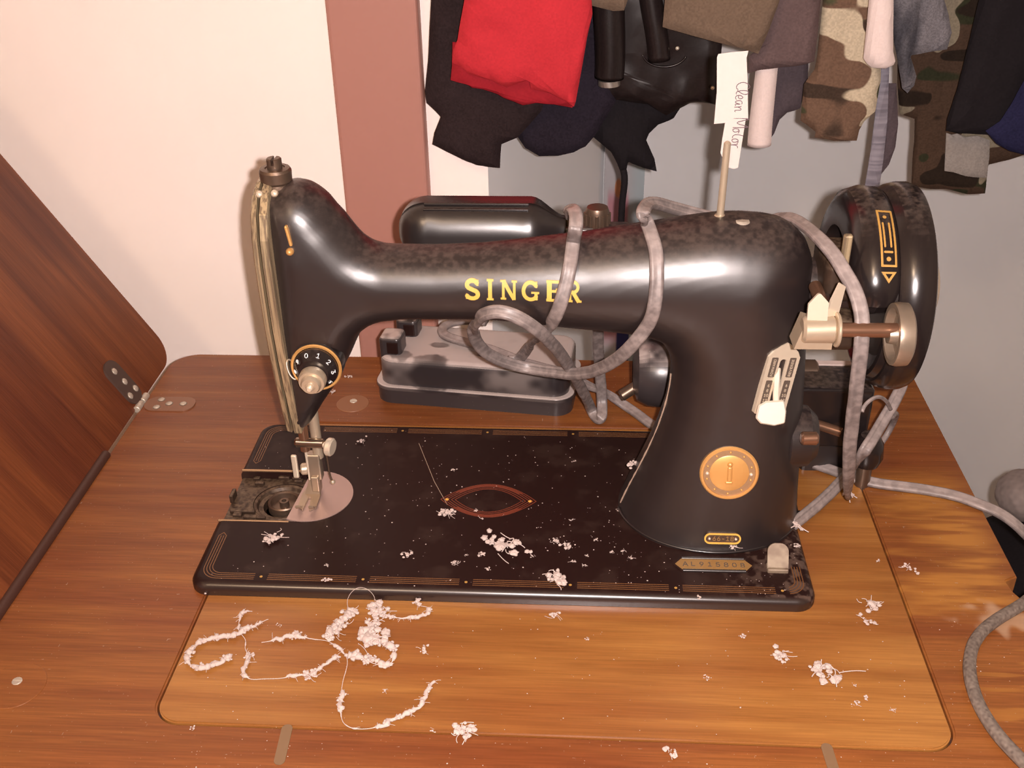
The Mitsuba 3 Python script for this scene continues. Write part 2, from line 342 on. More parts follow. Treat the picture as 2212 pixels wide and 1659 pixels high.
struct('wall_right', bx([X1, Y0, Z0], [X1 + .1, CY, Z1]), 'wall_grey', 'pale grey wall at the right end of the closet')
struct('wall_front', bx([X0 - .1, Y0 - .1, Z0], [X1 + .1, Y0, Z1]), 'wall_far', 'tan wall on the near side of the room')
tl, tr = on_y(740, 380, WY - .012)[0], on_y(924, 380, WY - .012)[0]
struct('trim_1', rbox([tl, WY - .014, Z0], [tr, WY + .004, Z1], .003, 1), 'trim_brown', 'upright brown painted board on the white wall')
cl = 'ceiling_lamp'; labels[cl] = {'label': 'warm round ceiling bulb behind the viewpoint', 'category': 'lamp'}
part('socket', rod([-0.35, -1.35, Z1], [-0.35, -1.35, 1.46], 0.03, 0.02), 'lamp_metal', cl, 30)

# ------------------------------------------------------------------ sewing table
TX0, TX1, TY1, TY0, TH = -0.1047, 0.4944, 0.2922, -0.30, 0.022
table = thing('sewing_table', 'reddish brown wooden sewing table with a worn top and a raised leaf', 'sewing table')
top = rrect(TX0, TY0, TX1, TY1, 0.022)
# panel that lifts around the machine bed
GX0, GX1, GY0, GR = 0.0117, 0.4213, -0.0962, 0.014
panel = rrect(GX0, GY0, GX1, 0.19, GR)
bed_poly = rrect(0, 0, 0.370, 0.178, 0.012)
rest = top.difference(panel.buffer(0.0011))
# the right edge has a chipped spot
chip = Polygon([(0.4885, .031), (.4895, .024), (.4925, .017), (.51, .015), (.51, .042)]).buffer(.002)
rest = rest.difference(chip)
def top_bevel(poly, z0, z1, b=.0008):
    a = extr(poly, z1 - z0 - b); a.apply_translation([0, 0, z0])
    c = extr(poly.buffer(-b), b * 1.02); c.apply_translation([0, 0, z1 - b * 1.02])
    return cat(a, c)
part('tabletop', top_bevel(rest, -TH, 0, .001), 'wood_top', table)
part('front_panel', top_bevel(panel.difference(sbox(0.01, 0.01, 0.36, 0.168)), -TH, -0.0002), 'wood_panel', table, label='orange brown lift-out panel around the machine bed')
part('groove_floor', extr(panel.buffer(.006).difference(panel.buffer(-.006)), .002).apply_translation([0, 0, -.0075]), 'wood_edge', table)
part('machine_recess', bx([0.0, 0.0, -0.06], [0.37, 0.178, -0.055]), 'wood_edge', table)
for xa, xb, ya, yb in ((TX0 + .02, TX1 - .02, TY0 + .02, TY0 + .04), (TX0 + .02, TX1 - .02, TY1 - .04, TY1 - .02), (TX0 + .02, TX0 + .04, TY0 + .04, TY1 - .04), (TX1 - .04, TX1 - .02, TY0 + .04, TY1 - .04)):
    part('apron', rbox([xa, ya, -.16], [xb, yb, -TH], .002, 1), 'wood_lid', table)
for xa in (TX0 + .015, TX1 - .055):
    for ya in (TY0 + .015, TY1 - .055):
        part('leg', rbox([xa, ya, Z0], [xa + .04, ya + .04, -TH], .004, 1), 'wood_lid', table)
# short dark inlaid strips in front of the panel
for (a, b) in (((620, 1575), (604, 1643)), ((1786, 1616), (1806, 1680))):
    p, q = on_z(*a), on_z(*b)
    part('inlaid_strip', extr(LineString([p[:2], q[:2]]).buffer(.0028), .0012).apply_translation([0, 0, -.0008]), 'inlay', table)
# round hinge covers let into the top
for (px, py, r, wm) in ((762, 872, .0125, 'inlay_disc'), (32, 1482, .0165, 'wood_top')):
    c = on_z(px, py); 
    d = part('hinge_disc', rplate(Point(*c[:2]).buffer(r), -.001, .0005, .0004), wm, table)
    s = rplate(Point(*(c[:2] + [.0, .003])).buffer(.0028), 0, .0011, .0004)
    s = tm(mf(s) - mf(bx([c[0] - .004, c[1] + .0025, .0006], [c[0] + .004, c[1] + .0035, .003])))
    part('screw', s, 'nickel_dull', d)
# raised leaf on the left, hinged to the top
LA = math.radians(59.2); LU = np.array([-math.cos(LA), 0, math.sin(LA)]); LV = np.array([0, 1.0, 0]); LN = np.cross(LU, LV) * -1
LN = np.array([math.sin(LA), 0, math.cos(LA)])                     # faces right and up
leafp = rrect(0, -0.52, 0.36, 0, 0.022)
lm_ = top_bevel(leafp, -.018, 0)
leaf_o = np.array([TX0 - .0015, TY1 - .002, .0005])
part('raised_leaf', frame(lm_, leaf_o, LU, LV, LN), 'wood_leaf', table, label='dark red brown leaf standing tilted along the left edge')
def hinge(py_, long):
    k = part('hinge', frame(extr(rrect(.002, -.010, long, .010, .009), .0016), leaf_o + LV * py_, LU, LV, LN), 'hinge_dark', table)
    for (u, v) in ((long - .009, 0), (long - .02, .001), (.011, .0055), (.011, -.0055)):
        part('screw', frame(lathe([(0, 0), (.0030, 0), (.0022, .0010), (0, .0012)], 16), leaf_o + LV * (py_ + v) + LU * u + LN * .0016, LU, LV, LN), 'nickel_dull', k, True)
    k2 = part('hinge', extr(rrect(TX0 + .002, TY1 + py_ - .012, TX0 + long, TY1 + py_ + .008, .009), .0009), 'hinge_worn', table)
    for (u, v) in ((long - .009, 0), (long - .02, 0), (.013, .0055), (.013, -.0055)):
        part('screw', lathe([(0, 0), (.0030, 0), (.0022, .0008), (0, .0010)], 16).apply_translation([TX0 + u, TY1 + py_ - .002 + v, .0009]), 'nickel_dull', k2, True)
    for v in (-.0075, 0.0045):
        part('knuckle', rod([TX0 - .001, TY1 + py_ + v - .005, .001], [TX0 - .001, TY1 + py_ + v + .005, .001], .0028), 'nickel_dull', k2, 30)
hy = on_z(320, 870)[1] - TY1
hinge(hy, .041)
hinge(-.48, .041)
part('gap_shade_strip', rod([TX0 - .0012, TY0, .0012], [TX0 - .0012, TY1 - .15, .0012], .0034), 'wood_edge', table, 30)  # dark strip standing in for the shade in the gap beside the leaf

# ------------------------------------------------------------------ sewing machine
BT = 0.014                      # height of the bed over the table
YC = 0.090                      # middle plane of the arm
mach = thing('sewing_machine', 'old black sewing machine with gold lettering set in the wooden table', 'sewing machine')
def px_xz(L, dz=0.0, dx=0.0):
    r = []
    for a in L:
        q = on_y(a[0], a[1], YC); r.append((q[0] + dx, q[2] + dz))
    return r
head_top = px_xz([(606, 392), (629, 381), (663, 387), (685, 399), (709, 418), (726, 440), (743, 457)], -.0018)
neck_top = px_xz([(764, 483), (784, 505), (803, 517), (829, 524), (890, 525), (940, 526), (1040, 522), (1138, 512), (1203, 504), (1262, 498), (1333, 486), (1408, 476), (1480, 465), (1550, 456), (1600, 454), (1650, 457)], -.0022)
hump = px_xz([(1692, 468), (1722, 484), (1745, 508), (1758, 545), (1763, 600), (1761, 650), (1753, 690), (1745, 730), (1741, 800), (1735, 900), (1728, 1000), (1722, 1080)], -.0012, -.0012)
base = [(.3705, .024), (.3715, .012), (.3715, -.06), (.2590, -.06), (.2590, .0115)]
pil_l = px_xz([(1356, 1045), (1375, 1010), (1398, 965), (1420, 915), (1437, 865), (1446, 820), (1449, 785), (1443, 757)], .001)
under = px_xz([(1425, 733), (1385, 719), (1300, 710), (1219, 703), (1138, 694), (1073, 688), (1008, 686), (936, 686), (878, 686), (829, 691), (806, 699)], .0018)
head_r = px_xz([(785, 710), (773, 735), (763, 759), (745, 793), (727, 829), (706, 859), (688, 889), (676, 906)], 0, -.0008)
head_b = [(.0605, .0665), (.0515, .0665), (.0510, .085), (.0510, .2105), (.0540, .2220)]
sil = Polygon(head_top + neck_top + hump + base + pil_l + under + head_r + head_b).buffer(0)
H = 0.0016
gx, gy, gz = np.arange(.035, .392, H), np.arange(-.062, .0625, H), np.arange(-.006, .252, H)
XX, ZZ = np.meshgrid(gx, gz, indexing='ij')
pts = shapely.points(XX.ravel(), ZZ.ravel())
ring_ = shapely.LineString(sil.exterior.coords)
d2 = shapely.distance(ring_, pts) * np.where(shapely.contains(sil, pts), 1, -1)
d2 = d2.reshape(XX.shape)
ctl = np.array([(.06, .225, .021, .017), (.068, .19, .0265, .021), (.066, .15, .0255, .017), (.058, .11, .021, .008), (.056, .075, .017, .007), (.085, .185, .0245, .022), (.108, .168, .0225, .0215), (.16, .170, .0222, .0205),
                (.23, .171, .0272, .0305), (.28, .173, .0310, .0355), (.325, .178, .0345, .046), (.355, .17, .033, .040), (.33, .135, .033, .034), (.318, .095, .0355, .033), (.315, .055, .042, .038), (.315, .02, .0475, .046), (.365, .03, .046, .04), (.26, .02, .046, .04),
                (.3, .215, .034, .036), (.2, .2, .0245, .023), (.2, .14, .0245, .023)])
ctl[:, 1] = .008 + (ctl[:, 1] - .014) * 1.011
rbf = RBFInterpolator(ctl[:, :2], ctl[:, 2:], kernel='linear', smoothing=2e-4)
DR = rbf(np.c_[XX.ravel(), ZZ.ravel()]); D = np.clip(DR[:, 0], .010, .05).reshape(XX.shape); R = np.clip(DR[:, 1], .006, .047).reshape(XX.shape)
tt = 1 - np.minimum(d2 / R, 1)
F = (tt ** 2)[:, None, :] + (np.abs(gy)[None, :, None] / D[:, None, :]) ** 2.0 - 1
# base flange hugging the bed
ex = ((XX - .3150) / .0578) ** 2
ell = ex[:, None, :] + (gy[None, :, None] / .0496) ** 2 - 1
fl = np.maximum(ell * .5, (np.abs(ZZ[:, None, :] - .006) - .0034) / .02)
F = np.minimum(F, fl)
F = ndimage.gaussian_filter(F, 1.0)
body = surface_nets(F, (gx[0], gy[0] + YC, gz[0]), H)
body = trimesh.smoothing.filter_taubin(body, iterations=6)
body.update_faces(body.triangles_center[:, 2] > .001)
GO, GS = np.array([gx[0], gy[0] + YC, gz[0]]), np.array(F.shape)
def inside(p): return ndimage.map_coordinates(F, ((np.asarray(p) - GO) / H).T, order=1, mode='nearest')
def march(o, d, far=1.2):
    """first point of the casting along the ray (o, d), or None"""
    t = np.arange(0, far, .0006); p = o + t[:, None] * d
    ok = ((p - GO) / H > 1).all(1) & ((p - GO) / H < GS - 2).all(1)
    f = np.where(ok, inside(p), 1.0); i = np.argmax(f < 0)
    if f[i] >= 0: return None
    s = f[i - 1] / (f[i - 1] - f[i]); return p[i - 1] + (p[i] - p[i - 1]) * s
def normal_at(p, e=.0022):
    g = np.array([inside(np.array([p + e * a, p - e * a])) for a in np.eye(3)]); n = g[:, 0] - g[:, 1]; return n / np.linalg.norm(n)
def hit(px, py, off=0.0):
    p = march(CAM, ray(px, py))
    return None if p is None else p + normal_at(p) * off
bodyk = part('body', body, 'japan_black', mach, True, label='black japanned casting of arm, head and pillar')

# bed, drawn in its own frame
SHIFT = np.array([0, .0033, -.006])
bed = tm(mf(rplate(rrect(0, -.0033, .370, .1747, .012), .0060, BT, .0050, 6)) + mf(bx([.012, .010, -.010], [.358, .162, .0075])))
cut = mf(extr(unary_union([sbox(-.001, .0585, .052, .1135), Point(.0555, .086).buffer(.0278)]), .02).apply_translation([0, 0, BT - .0085]))
well = mf(lathe([(0, 0), (.021, 0), (.021, .03), (0, .03)], 40).apply_translation([.035, .088, BT - .024]))
part('bed', tm(mf(bed) - cut - well), 'bed_black', mach, 35, label='flat black bed of the machine')
# needle plate and open bobbin bay
npoly = Point(.0555, .086).buffer(.0276, quad_segs=24).intersection(Polygon([(.0440, .05), (.09, .05), (.09, .12), (.0505, .12)]))
npoly = npoly.difference(sbox(.0520, .0835, .0545, .0935)).difference(sbox(.0570, .0835, .0590, .0935))
part('needle_plate', extr(npoly, .0012).apply_translation([0, 0, BT - .0007]), 'plate_steel', mach, label='round pale steel needle plate')
for x in (.0532, .0580):
    part('feed_dog', cat(*[rbox([x - .0009, .0840 + k * .0011, BT - .001], [x + .0009, .0848 + k * .0011, BT + .0007], .0002, 1) for k in range(8)]), 'nickel_dull', mach)
bay = []
bay.append(extr(sbox(.001, .0587, .050, .1133).difference(Point(.035, .088).buffer(.0195)), .0018).apply_translation([0, 0, BT - .0084]))
rs = np.random.default_rng(3)
for k in range(9):
    x, y = rs.uniform(.006, .04), rs.choice([rs.uniform(.061, .07), rs.uniform(.104, .112)])
    bay.append(rbox([x, y, BT - .0075], [x + rs.uniform(.004, .010), y + rs.uniform(.002, .004), BT - rs.uniform(.0035, .0055)], .0006, 1))
bay.append(rbox([.003, .0735, BT - .007], [.020, .0765, BT - .004], .001, 1)); bay.append(rbox([.0, .085, BT - .007], [.0025, .094, BT - .001], .0006, 1))
part('hook_race', cat(*bay), 'grime', mach, label='grimy opened bobbin bay')
bc = lathe([(0, 0), (.0135, 0), (.0150, .0015), (.0150, .0085), (.0140, .0095), (.0125, .0085), (.0115, .004), (.0045, .004), (.0042, .0092), (.0022, .0092), (.0020, .004), (0, .004)], 40)
part('bobbin', bc.apply_scale([.72, .72, .8]).apply_translation([.0362, .0870, BT - .0125]), 'screw_dark', mach, 35)
part('bobbin_case', lathe([(.0125, 0), (.0195, 0), (.0198, .0075), (.0188, .0085), (.0170, .0080), (.0160, .0060), (.0130, .0056), (.0125, 0)], 40).apply_translation([.0350, .0875, BT - .0150]), 'grime', mach, 35)
part('slide_rail', rbox([.001, .1130, BT - .001], [.052, .1144, BT + .0005], .0004, 1), 'brass_dark', mach)
part('slide_rail', rbox([.001, .0575, BT - .001], [.047, .0587, BT + .0005], .0004, 1), 'brass_dark', mach)
SHIFT = np.array([.0014, .003, -.0045])
# face plate: a slab with rounded front edge that follows the head
zs = np.array([.0725, .09, .11, .13, .15, .17, .19, .205, .218, .2265, .2305])
YC_, YC = YC, .087
ys = np.array([.0135, .0175, .0215, .0245, .0262, .0268, .0268, .0255, .021, .0135, .004])
fp = Polygon(np.r_[np.c_[YC - ys, zs], np.c_[YC + ys, zs][::-1]]).buffer(.0012)
fps = [np.c_[np.full(len(c), x), c] for x, o in ((.0575, 0), (.0515, 0), (.0488, -.0007), (.0475, -.003)) for c in [np.array(fp.buffer(o).exterior.coords)]]
part('face_plate', hull_pts(np.vstack(fps[1:])), 'face_brass', mach, 25, label='tarnished brass edged face plate on the left of the head')
part('face_rim', hull_pts(np.vstack([np.c_[np.full(len(c), x), c] for x, o in ((.0580, -.0004), (.0576, .0006), (.0535, .0006), (.0530, -.0004)) for c in [np.array(fp.buffer(o).exterior.coords)]])), 'face_brass', mach, 25)
SHIFT = np.zeros(3); YC = YC_
# little stud low on the face plate
lp = on_y(586, 815, .064); part('lifter_lever', rbox([lp[0] - .003, .083, lp[2] - .008], [lp[0] + .004, .090, lp[2] + .006], .002, 2), 'nickel_bright', mach, True)
# cap screw on the head: slotted nut with a stem
cx_, cz_ = on_y(592, 385, YC)[[0, 2]]
capk = part('pressure_screw', lathe([(0, -.006), (.0078, -.006), (.0080, -.002), (.0076, .0005), (.0088, .0020), (.0090, .0075), (.0082, .0090), (.0056, .0092), (.0054, .0086), (0, .0086)], 32).apply_translation([cx_ + .0012, YC, cz_ - .003]), 'screw_dark', mach, 30)
st = mf(rod([cx_ + .0012, YC, cz_], [cx_ + .0012, YC, cz_ + .0118], .0042)) - mf(bx([cx_ + .0004, YC - .01, cz_ + .0085], [cx_ + .0020, YC + .01, cz_ + .02]))
part('slotted_stem', tm(st), 'screw_dark', capk, 30)
for px, py in ((552, 413), (585, 411)):
    q = on_y(px, py, .070); part('screw', along(lathe([(0, 0), (.0022, 0), (.0016, .0012), (0, .0015)], 14), q + [0, .006, -.004], [0, -.7, .5]), 'nickel_bright', mach, True)
# tension dial
dc = hit(686, 788); ax = np.array([0, -1.0, 0.02]); ax /= np.linalg.norm(ax)
dc = dc + [0, .003, 0]
tk = part('tension_dial', along(lathe([(0, -.004), (.0152, -.004), (.0152, .0045), (.0142, .0055), (.0138, .0060), (0, .0060)], 48), dc, ax), 'gloss_black', mach, 30, label='tension dial with white figures and a nickel nut')
part('dial_rim', along(lathe([(.0134, .0058), (.0150, .0058), (.0152, .0066), (.0146, .0074), (.0134, .0070), (.0134, .0058)], 48), dc, ax), 'brass', tk, 30)
part('number_cone', along(lathe([(0, .005), (.0132, .005), (.0130, .0085), (.0088, .0145), (0, .0145)], 48), dc, ax), 'gloss_black', tk, 30)
eX, eZ = np.array([1.0, 0, 0]), np.array([0, 0.02, 1.0])
fig = []
for k in range(10):
    a = math.radians(90 - k * 36 + 20); e1 = np.array([math.cos(a), 0, math.sin(a)]); o = dc + ax * .0117 + e1 * .01112
    g = meshkit.text_mesh(str(k), .0030, .0004); g.apply_translation([-.001, -.0015, 0])
    nn = e1 * .81 + ax * .59; up = e1 * -.59 + ax * .81; up = -up
    fig.append(frame(g, o, np.cross(up, nn), up, nn))
part('dial_figures', cat(*fig), 'dial_white', tk)
nk = part('nut', along(lathe([(0, .014), (.0072, .014), (.0080, .0155), (.0080, .0195), (.0074, .0210), (.0060, .0210), (.0058, .0230), (.0050, .0245), (.0030, .0245), (.0028, .0235), (0, .0235)], 40), dc, ax + [0, 0, -.12]), 'nickel', tk, 30)
part('nut_stud', along(lathe([(0, .0230), (.0020, .0230), (.0018, .0268), (.0012, .0275), (0, .0275)], 20), dc, ax + [0, 0, -.12]), 'nickel_bright', nk, 30)
part('check_spring', sweep(spline([dc + [-.014, -.003, .001], dc + [-.017, -.006, .004], dc + [-.016, -.009, -.002], dc + [-.012, -.010, -.006]], 24), circ(.0006, 6), [0, -1, .01]), 'nickel', tk, True)
# thread guides on the head front
for (px, py, s) in ((624, 508, .006), (627, 543, .0035)):
    q = hit(px, py); n = normal_at(q)
    part('thread_guide', along(lathe([(0, -.001), (.0022, -.001), (.0022, .0014), (.0014, .003), (0, .0034)], 16), q, n), 'brass', mach, True) if s < .005 else part('thread_guide', frame(rbox([-.0009, -s, -.001], [.0009, s, .0022], .0008, 1), q, np.array([1, 0, 0.15]), np.array([-.15, 0, 1.0]), np.array([0, -1.0, 0])), 'brass', mach, True)
SHIFT = np.array([0, .0033, -.006])
# needle bar, clamp, presser bar and foot
nx, ny = .0556, .0868
part('needle_bar', rod([nx, ny, .085], [nx, ny, .0500], .0032), 'copper', mach, 30)
pbx, pby = .0625, .0905
part('presser_bar', rod([pbx, pby, .085], [pbx, pby, .042], .0034), 'nickel', mach, 30)
ck = part('needle_clamp', rod([nx - .006, ny - .001, .0570], [nx + .0135, ny - .001, .0560], .0032, bev=.4), 'clamp_metal', mach, 30)
part('thumb_screw', cat(rod([nx + .0125, ny - .002, .0560], [nx + .0165, ny - .003, .0556], .0020), along(lathe([(0, 0), (.0052, 0), (.0060, .0010), (.0060, .0034), (.0050, .0044), (0, .0044)], 28), [nx + .0150, ny - .0028, .0553], [1, -.25, -.05])), 'nickel_bright', ck, 30)
part('needle', rod([nx, ny, .054], [nx, ny, BT - .002], .0010, .0005), 'nickel_bright', mach, 30)
foot = [rbox([nx - .0008, pby - .004, .026], [nx + .0085, pby + .003, .046], .0012, 1), rbox([nx + .001, pby - .006, .018], [nx + .0065, pby + .001, .030], .001, 1)]
fpoly = Polygon([(nx - .0052, .0715), (nx - .0052, .0855), (nx - .0035, .0935), (nx + .0045, .0935), (nx + .0062, .0855), (nx + .0062, .0715), (nx + .0028, .069), (nx + .0014, .082), (nx - .0010, .082), (nx - .0020, .069)]).buffer(.0004)
foot.append(extr(fpoly, .0016).apply_translation([0, 0, BT + .0009]))
foot.append(tm(manifold3d.Manifold.hull_points(np.vstack([[(nx - .004, .0845, BT + .002), (nx + .006, .0845, BT + .002), (nx - .0035, .093, BT + .002), (nx + .006, .093, BT + .002)], [(nx, .086, .027), (nx + .0068, .086, .027), (nx, .0915, .027), (nx + .0068, .0915, .027)]]))))
for sx in (nx - .0040, nx + .0046):
    foot.append(sweep(spline([(sx, .0725, BT + .0022), (sx, .0690, BT + .0030), (sx, .0665, BT + .0060)], 12), np.array([[-.0016, -.0006], [.0016, -.0006], [.0016, .0006], [-.0016, .0006]]), [0, .3, 1]))
fk = part('presser_foot', cat(*foot), 'foot_metal', mach, label='dull nickel presser foot on the needle plate')
part('foot_screw', along(lathe([(0, 0), (.0036, 0), (.0040, .0008), (.0040, .0036), (.0030, .0046), (0, .0046)], 24), [nx - .0010, pby - .001, .0335], [-1, -.15, 0]), 'nickel', fk, 30)
part('thread_cutter', rbox([nx - .0125, .092, .0235], [nx - .0085, .0945, .0415], .001, 1), 'nickel_bright', mach, True)
part('thread_wire', sweep(spline([(pbx + .004, .088, .052), (pbx + .0065, .087, .044), (pbx + .007, .086, .034), (pbx + .0085, .085, .0275)], 20), circ(.0007, 6), [0, -1, .1]), 'screw_dark', mach, True)
part('wire_bead', trimesh.creation.icosphere(subdivisions=2, radius=.0017).apply_translation([pbx + .0088, .085, .0265]), 'nickel', mach, True)
SHIFT = np.zeros(3)
# letters on the arm: flat strokes with serifs
def glyph(ch):
    s = .20
    def ln(*p): return LineString(p).buffer(s / 2, cap_style='flat', join_style='mitre')
    def sf(x, y, w=.34): return sbox(x - w / 2, y, x + w / 2, y + .10)
    if ch == 'I': g, w = [ln((.17, 0), (.17, 1)), sf(.17, 0), sf(.17, .9)], .34
    elif ch == 'N': g, w = [LineString([(.12, 0), (.12, 1)]).buffer(.075, cap_style='flat'), LineString([(.72, 0), (.72, 1)]).buffer(.075, cap_style='flat'), ln((.13, .98), (.71, .02)), sf(.12, 0, .30), sf(.10, .9, .30), sf(.72, .9, .30)], .86
    elif ch == 'E': g, w = [ln((.16, 0), (.16, 1)), sbox(.04, 0, .62, .13), sbox(.04, .87, .60, 1), sbox(.2, .45, .48, .57), sbox(.54, 0, .62, .28), sbox(.53, .74, .60, 1), sbox(.42, .38, .48, .64)], .64
    elif ch == 'R':
        a = [(.16 + .0, .5)] + [(.36 + .24 * math.cos(t), .715 + .225 * math.sin(t)) for t in np.linspace(-math.pi / 2, math.pi / 2, 14)]
        g, w = [ln((.16, 0), (.16, 1)), LineString([(.16, .49)] + a[1:] + [(.16, .94)]).buffer(.075, join_style='round'), ln((.34, .5), (.66, .02)), sf(.16, 0), sf(.68, 0, .24), sbox(.04, .9, .2, 1)], .80
    elif ch == 'G':
        a = [(.46 + .36 * math.cos(t), .5 + .43 * math.sin(t)) for t in np.linspace(math.radians(42), math.radians(322), 34)]
        g, w = [LineString(a).buffer(.095), sbox(.66, .04, .82, .46), sbox(.50, .38, .90, .48), sbox(.70, .68, .80, .98)], .90
    else:
        a = [(.36 + .25 * math.cos(t), .74 + .20 * math.sin(t)) for t in np.linspace(math.radians(30), math.radians(250), 20)] + [(.36 + .27 * math.cos(t), .27 + .22 * math.sin(t)) for t in np.linspace(math.radians(75), math.radians(-155), 20)]
        g, w = [LineString(a).buffer(.105), sbox(.56, .70, .66, .98), sbox(.05, .02, .14, .30)], .70
    return unary_union(g).buffer(0), w
letter_px = {'S': (1005, 1037, 600, 648), 'I': (1052, 1066, 602, 648), 'N': (1081, 1117, 603, 648), 'G': (1127, 1165, 605, 650), 'E': (1180, 1212, 605, 651), 'R': (1223, 1257, 605, 654)}
def conform(poly, mat, name, parent, lift=.0003):
    """poly in (x, z): cut fine, laid on the front of the casting"""
    m = tm(mf(extr(poly, .0004)).refine_to_length(.0022)); v = V(m); out = v.copy()
    for i, (x, z, d) in enumerate(v):
        p = march(np.array([x, -.02, z]), np.array([0, 1.0, 0]), .12)
        out[i] = (x, (YC - .03 if p is None else p[1]) - d - lift + .0002, z)
    m = trimesh.Trimesh(out, m.faces, process=False)
    if m.volume < 0: m.invert()
    return part(name, m, mat, parent)
for ch, (a, b, c, d) in letter_px.items():
    g, w = glyph(ch); lo, hi = hit(a, d), hit(b, c)
    x0, x1 = lo[0], hi[0]; z0, z1 = hit((a + b) / 2, d)[2], hit((a + b) / 2, c)[2]
    bb = g.bounds
    conform(shapely.affinity.translate(shapely.affinity.scale(g, (x1 - x0) / (bb[2] - bb[0]), (z1 - z0) / (bb[3] - bb[1]), origin=(bb[0], bb[1])), x0 - bb[0], z0 - bb[1]), 'gold_letter', 'gold_letter', mach)
# round badge low on the pillar
bc0 = hit(1575, 1021); bn = normal_at(bc0, .006); bn[0] *= .6; bn /= np.linalg.norm(bn)
bex = np.array([1.0, 0, 0]) - bn * bn[0]; bex /= np.linalg.norm(bex); bey = np.cross(bn, bex)
BR = .0172
bk = part('badge', frame(lathe([(0, -.004), (BR, -.004), (BR, .0006), (BR - .0006, .0014), (BR - .0018, .0014), (BR - .0022, .0008), (0, .0008)], 64), bc0, bex, bey, bn), 'brass_dark', mach, 30, label='round brass badge on the lower pillar')
part('badge_rim', frame(lathe([(BR - .0021, .0008), (BR - .0019, .0017), (BR - .0007, .0017), (BR + .0001, .0008), (BR - .0021, .0008)], 64), bc0, bex, bey, bn), 'brass', bk, 30)
med = trimesh.creation.revolve(np.array([(0, .0022), (.004, .0021), (.008, .0017), (.0112, .0011), (.0116, .0007)]), sections=48)
med = cat(med, rbox([-.0014, -.005, .001], [.0016, .005, .0032], .0012, 1), rbox([-.0022, -.0066, .001], [.0022, -.0045, .0029], .0008, 1), trimesh.creation.icosphere(subdivisions=2, radius=.0017).apply_translation([.0, .0062, .0018]))
part('medallion', frame(med, bc0, bex, bey, bn), 'brass', bk, True)
for s in (-1, 1): part('rivet', frame(lathe([(0, .0006), (.0012, .0006), (.0010, .0016), (0, .0020)], 14), bc0 + bex * s * .0128 + bey * (-.0004), bex, bey, bn), 'nickel_bright', bk, True)
for k in range(10):
    a = math.radians(18 + 36 * k)
    if abs(math.sin(a)) < .25: continue
    part('rim_bead', frame(lathe([(0, .0006), (.0008, .0006), (.0006, .0012), (0, .0014)], 10), bc0 + (bex * math.cos(a) + bey * math.sin(a)) * .0134, bex, bey, bn), 'brass', bk, True)
# model number plate
mp = hit(1560, 1160, .0012); mn = normal_at(mp, .005); mn[0] *= .5; mn /= np.linalg.norm(mn); mex = np.array([1.0, 0, 0]) - mn * mn[0]; mex /= np.linalg.norm(mex); mey = np.cross(mn, mex)
mpk = part('model_plate', frame(extr(rrect(-.0106, -.0033, .0106, .0033, .0032), .003).apply_translation([0, 0, -.0024]), mp, mex, mey, mn), 'screw_dark', mach, label='small oval model plate at the foot of the pillar')
part('plate_border', frame(extr(rrect(-.0110, -.0037, .0110, .0037, .0036).difference(rrect(-.0100, -.0026, .0100, .0026, .0025)), .0006).apply_translation([0, 0, .0005]), mp, mex, mey, mn), 'gold_letter', mpk)
t_ = meshkit.text_mesh('66-18', .0030, .0003); t_.apply_translation([-V(t_)[:, 0].mean(), -.0015, .0006])
part('plate_figures', frame(t_, mp, mex, mey, mn), 'serial_brass', mpk)
for s in (-1, 1): part('rivet', frame(lathe([(0, 0), (.0009, 0), (.0008, .0010), (0, .0014)], 12), mp + mex * s * .0079 + mn * .0006, mex, mey, mn), 'nickel_bright', mpk, True)
# serial number plate on the bed
BT = .008
sc_ = on_z(1541, 1222, BT)
sl = on_z(1458, 1222, BT)[0]; sr = on_z(1622, 1222, BT)[0]
hw = (sr - sl) / 2; sp = Polygon([(-hw, 0), (-hw + .004, .0048), (hw - .004, .0048), (hw, 0), (hw - .004, -.0048), (-hw + .004, -.0048)]).buffer(.0005)
spk = part('serial_plate', extr(sp.buffer(.001), .0008).apply_translation([sc_[0], sc_[1], BT - .0002]), 'bed_black', mach)
part('serial_field', extr(sp.buffer(-.0003), .0004).apply_translation([sc_[0], sc_[1], BT + .0005]), 'serial_brass', spk)
for s in (-1, 1): part('serial_ridge', rod([sc_[0] - hw + .004, sc_[1] + s * .0056, BT + .0006], [sc_[0] + hw - .004, sc_[1] + s * .0056, BT + .0009], .0010), 'lamp_black', spk, 30)
t_ = cat(*[meshkit.text_mesh(c, .0038, .0003).apply_translation([k * (hw * 1.72) / 8 - hw * .82, -.0019, .0008]) for k, c in enumerate('AL915808')])
part('serial_figures', t_.apply_translation([sc_[0], sc_[1], BT]), 'engraved', spk)
# stitch length plate and lever
spc = hit(1681, 815); sn = normal_at(spc, .006); sn[2] = min(sn[2], .12); sn /= np.linalg.norm(sn)
up_t = hit(1690, 760); lo_t = hit(1660, 870)
sey = up_t - lo_t; sey /= np.linalg.norm(sey); sex = np.cross(sey, sn); sex /= np.linalg.norm(sex); sn = np.cross(sex, sey)
spo = Polygon([(-.0095, -.0215), (-.0095, .0125), (-.0075, .0155), (-.003, .0190), (0, .0205), (.003, .0190), (.0075, .0155), (.0095, .0125), (.0095, -.0215)]).buffer(.0009)
slot = rrect(-.0022, -.018, .0022, .0115, .002)
so = spc - sn * .0006
stk = part('stitch_plate', frame(extr(spo.difference(slot), .003).apply_translation([0, 0, -.0014]), so, sex, sey, sn), 'nickel_bright', mach, label='pointed nickel stitch length plate with a lever')
part('slot_floor', frame(extr(slot.buffer(.001), .001).apply_translation([0, 0, -.001]), so, sex, sey, sn), 'engraved', stk)
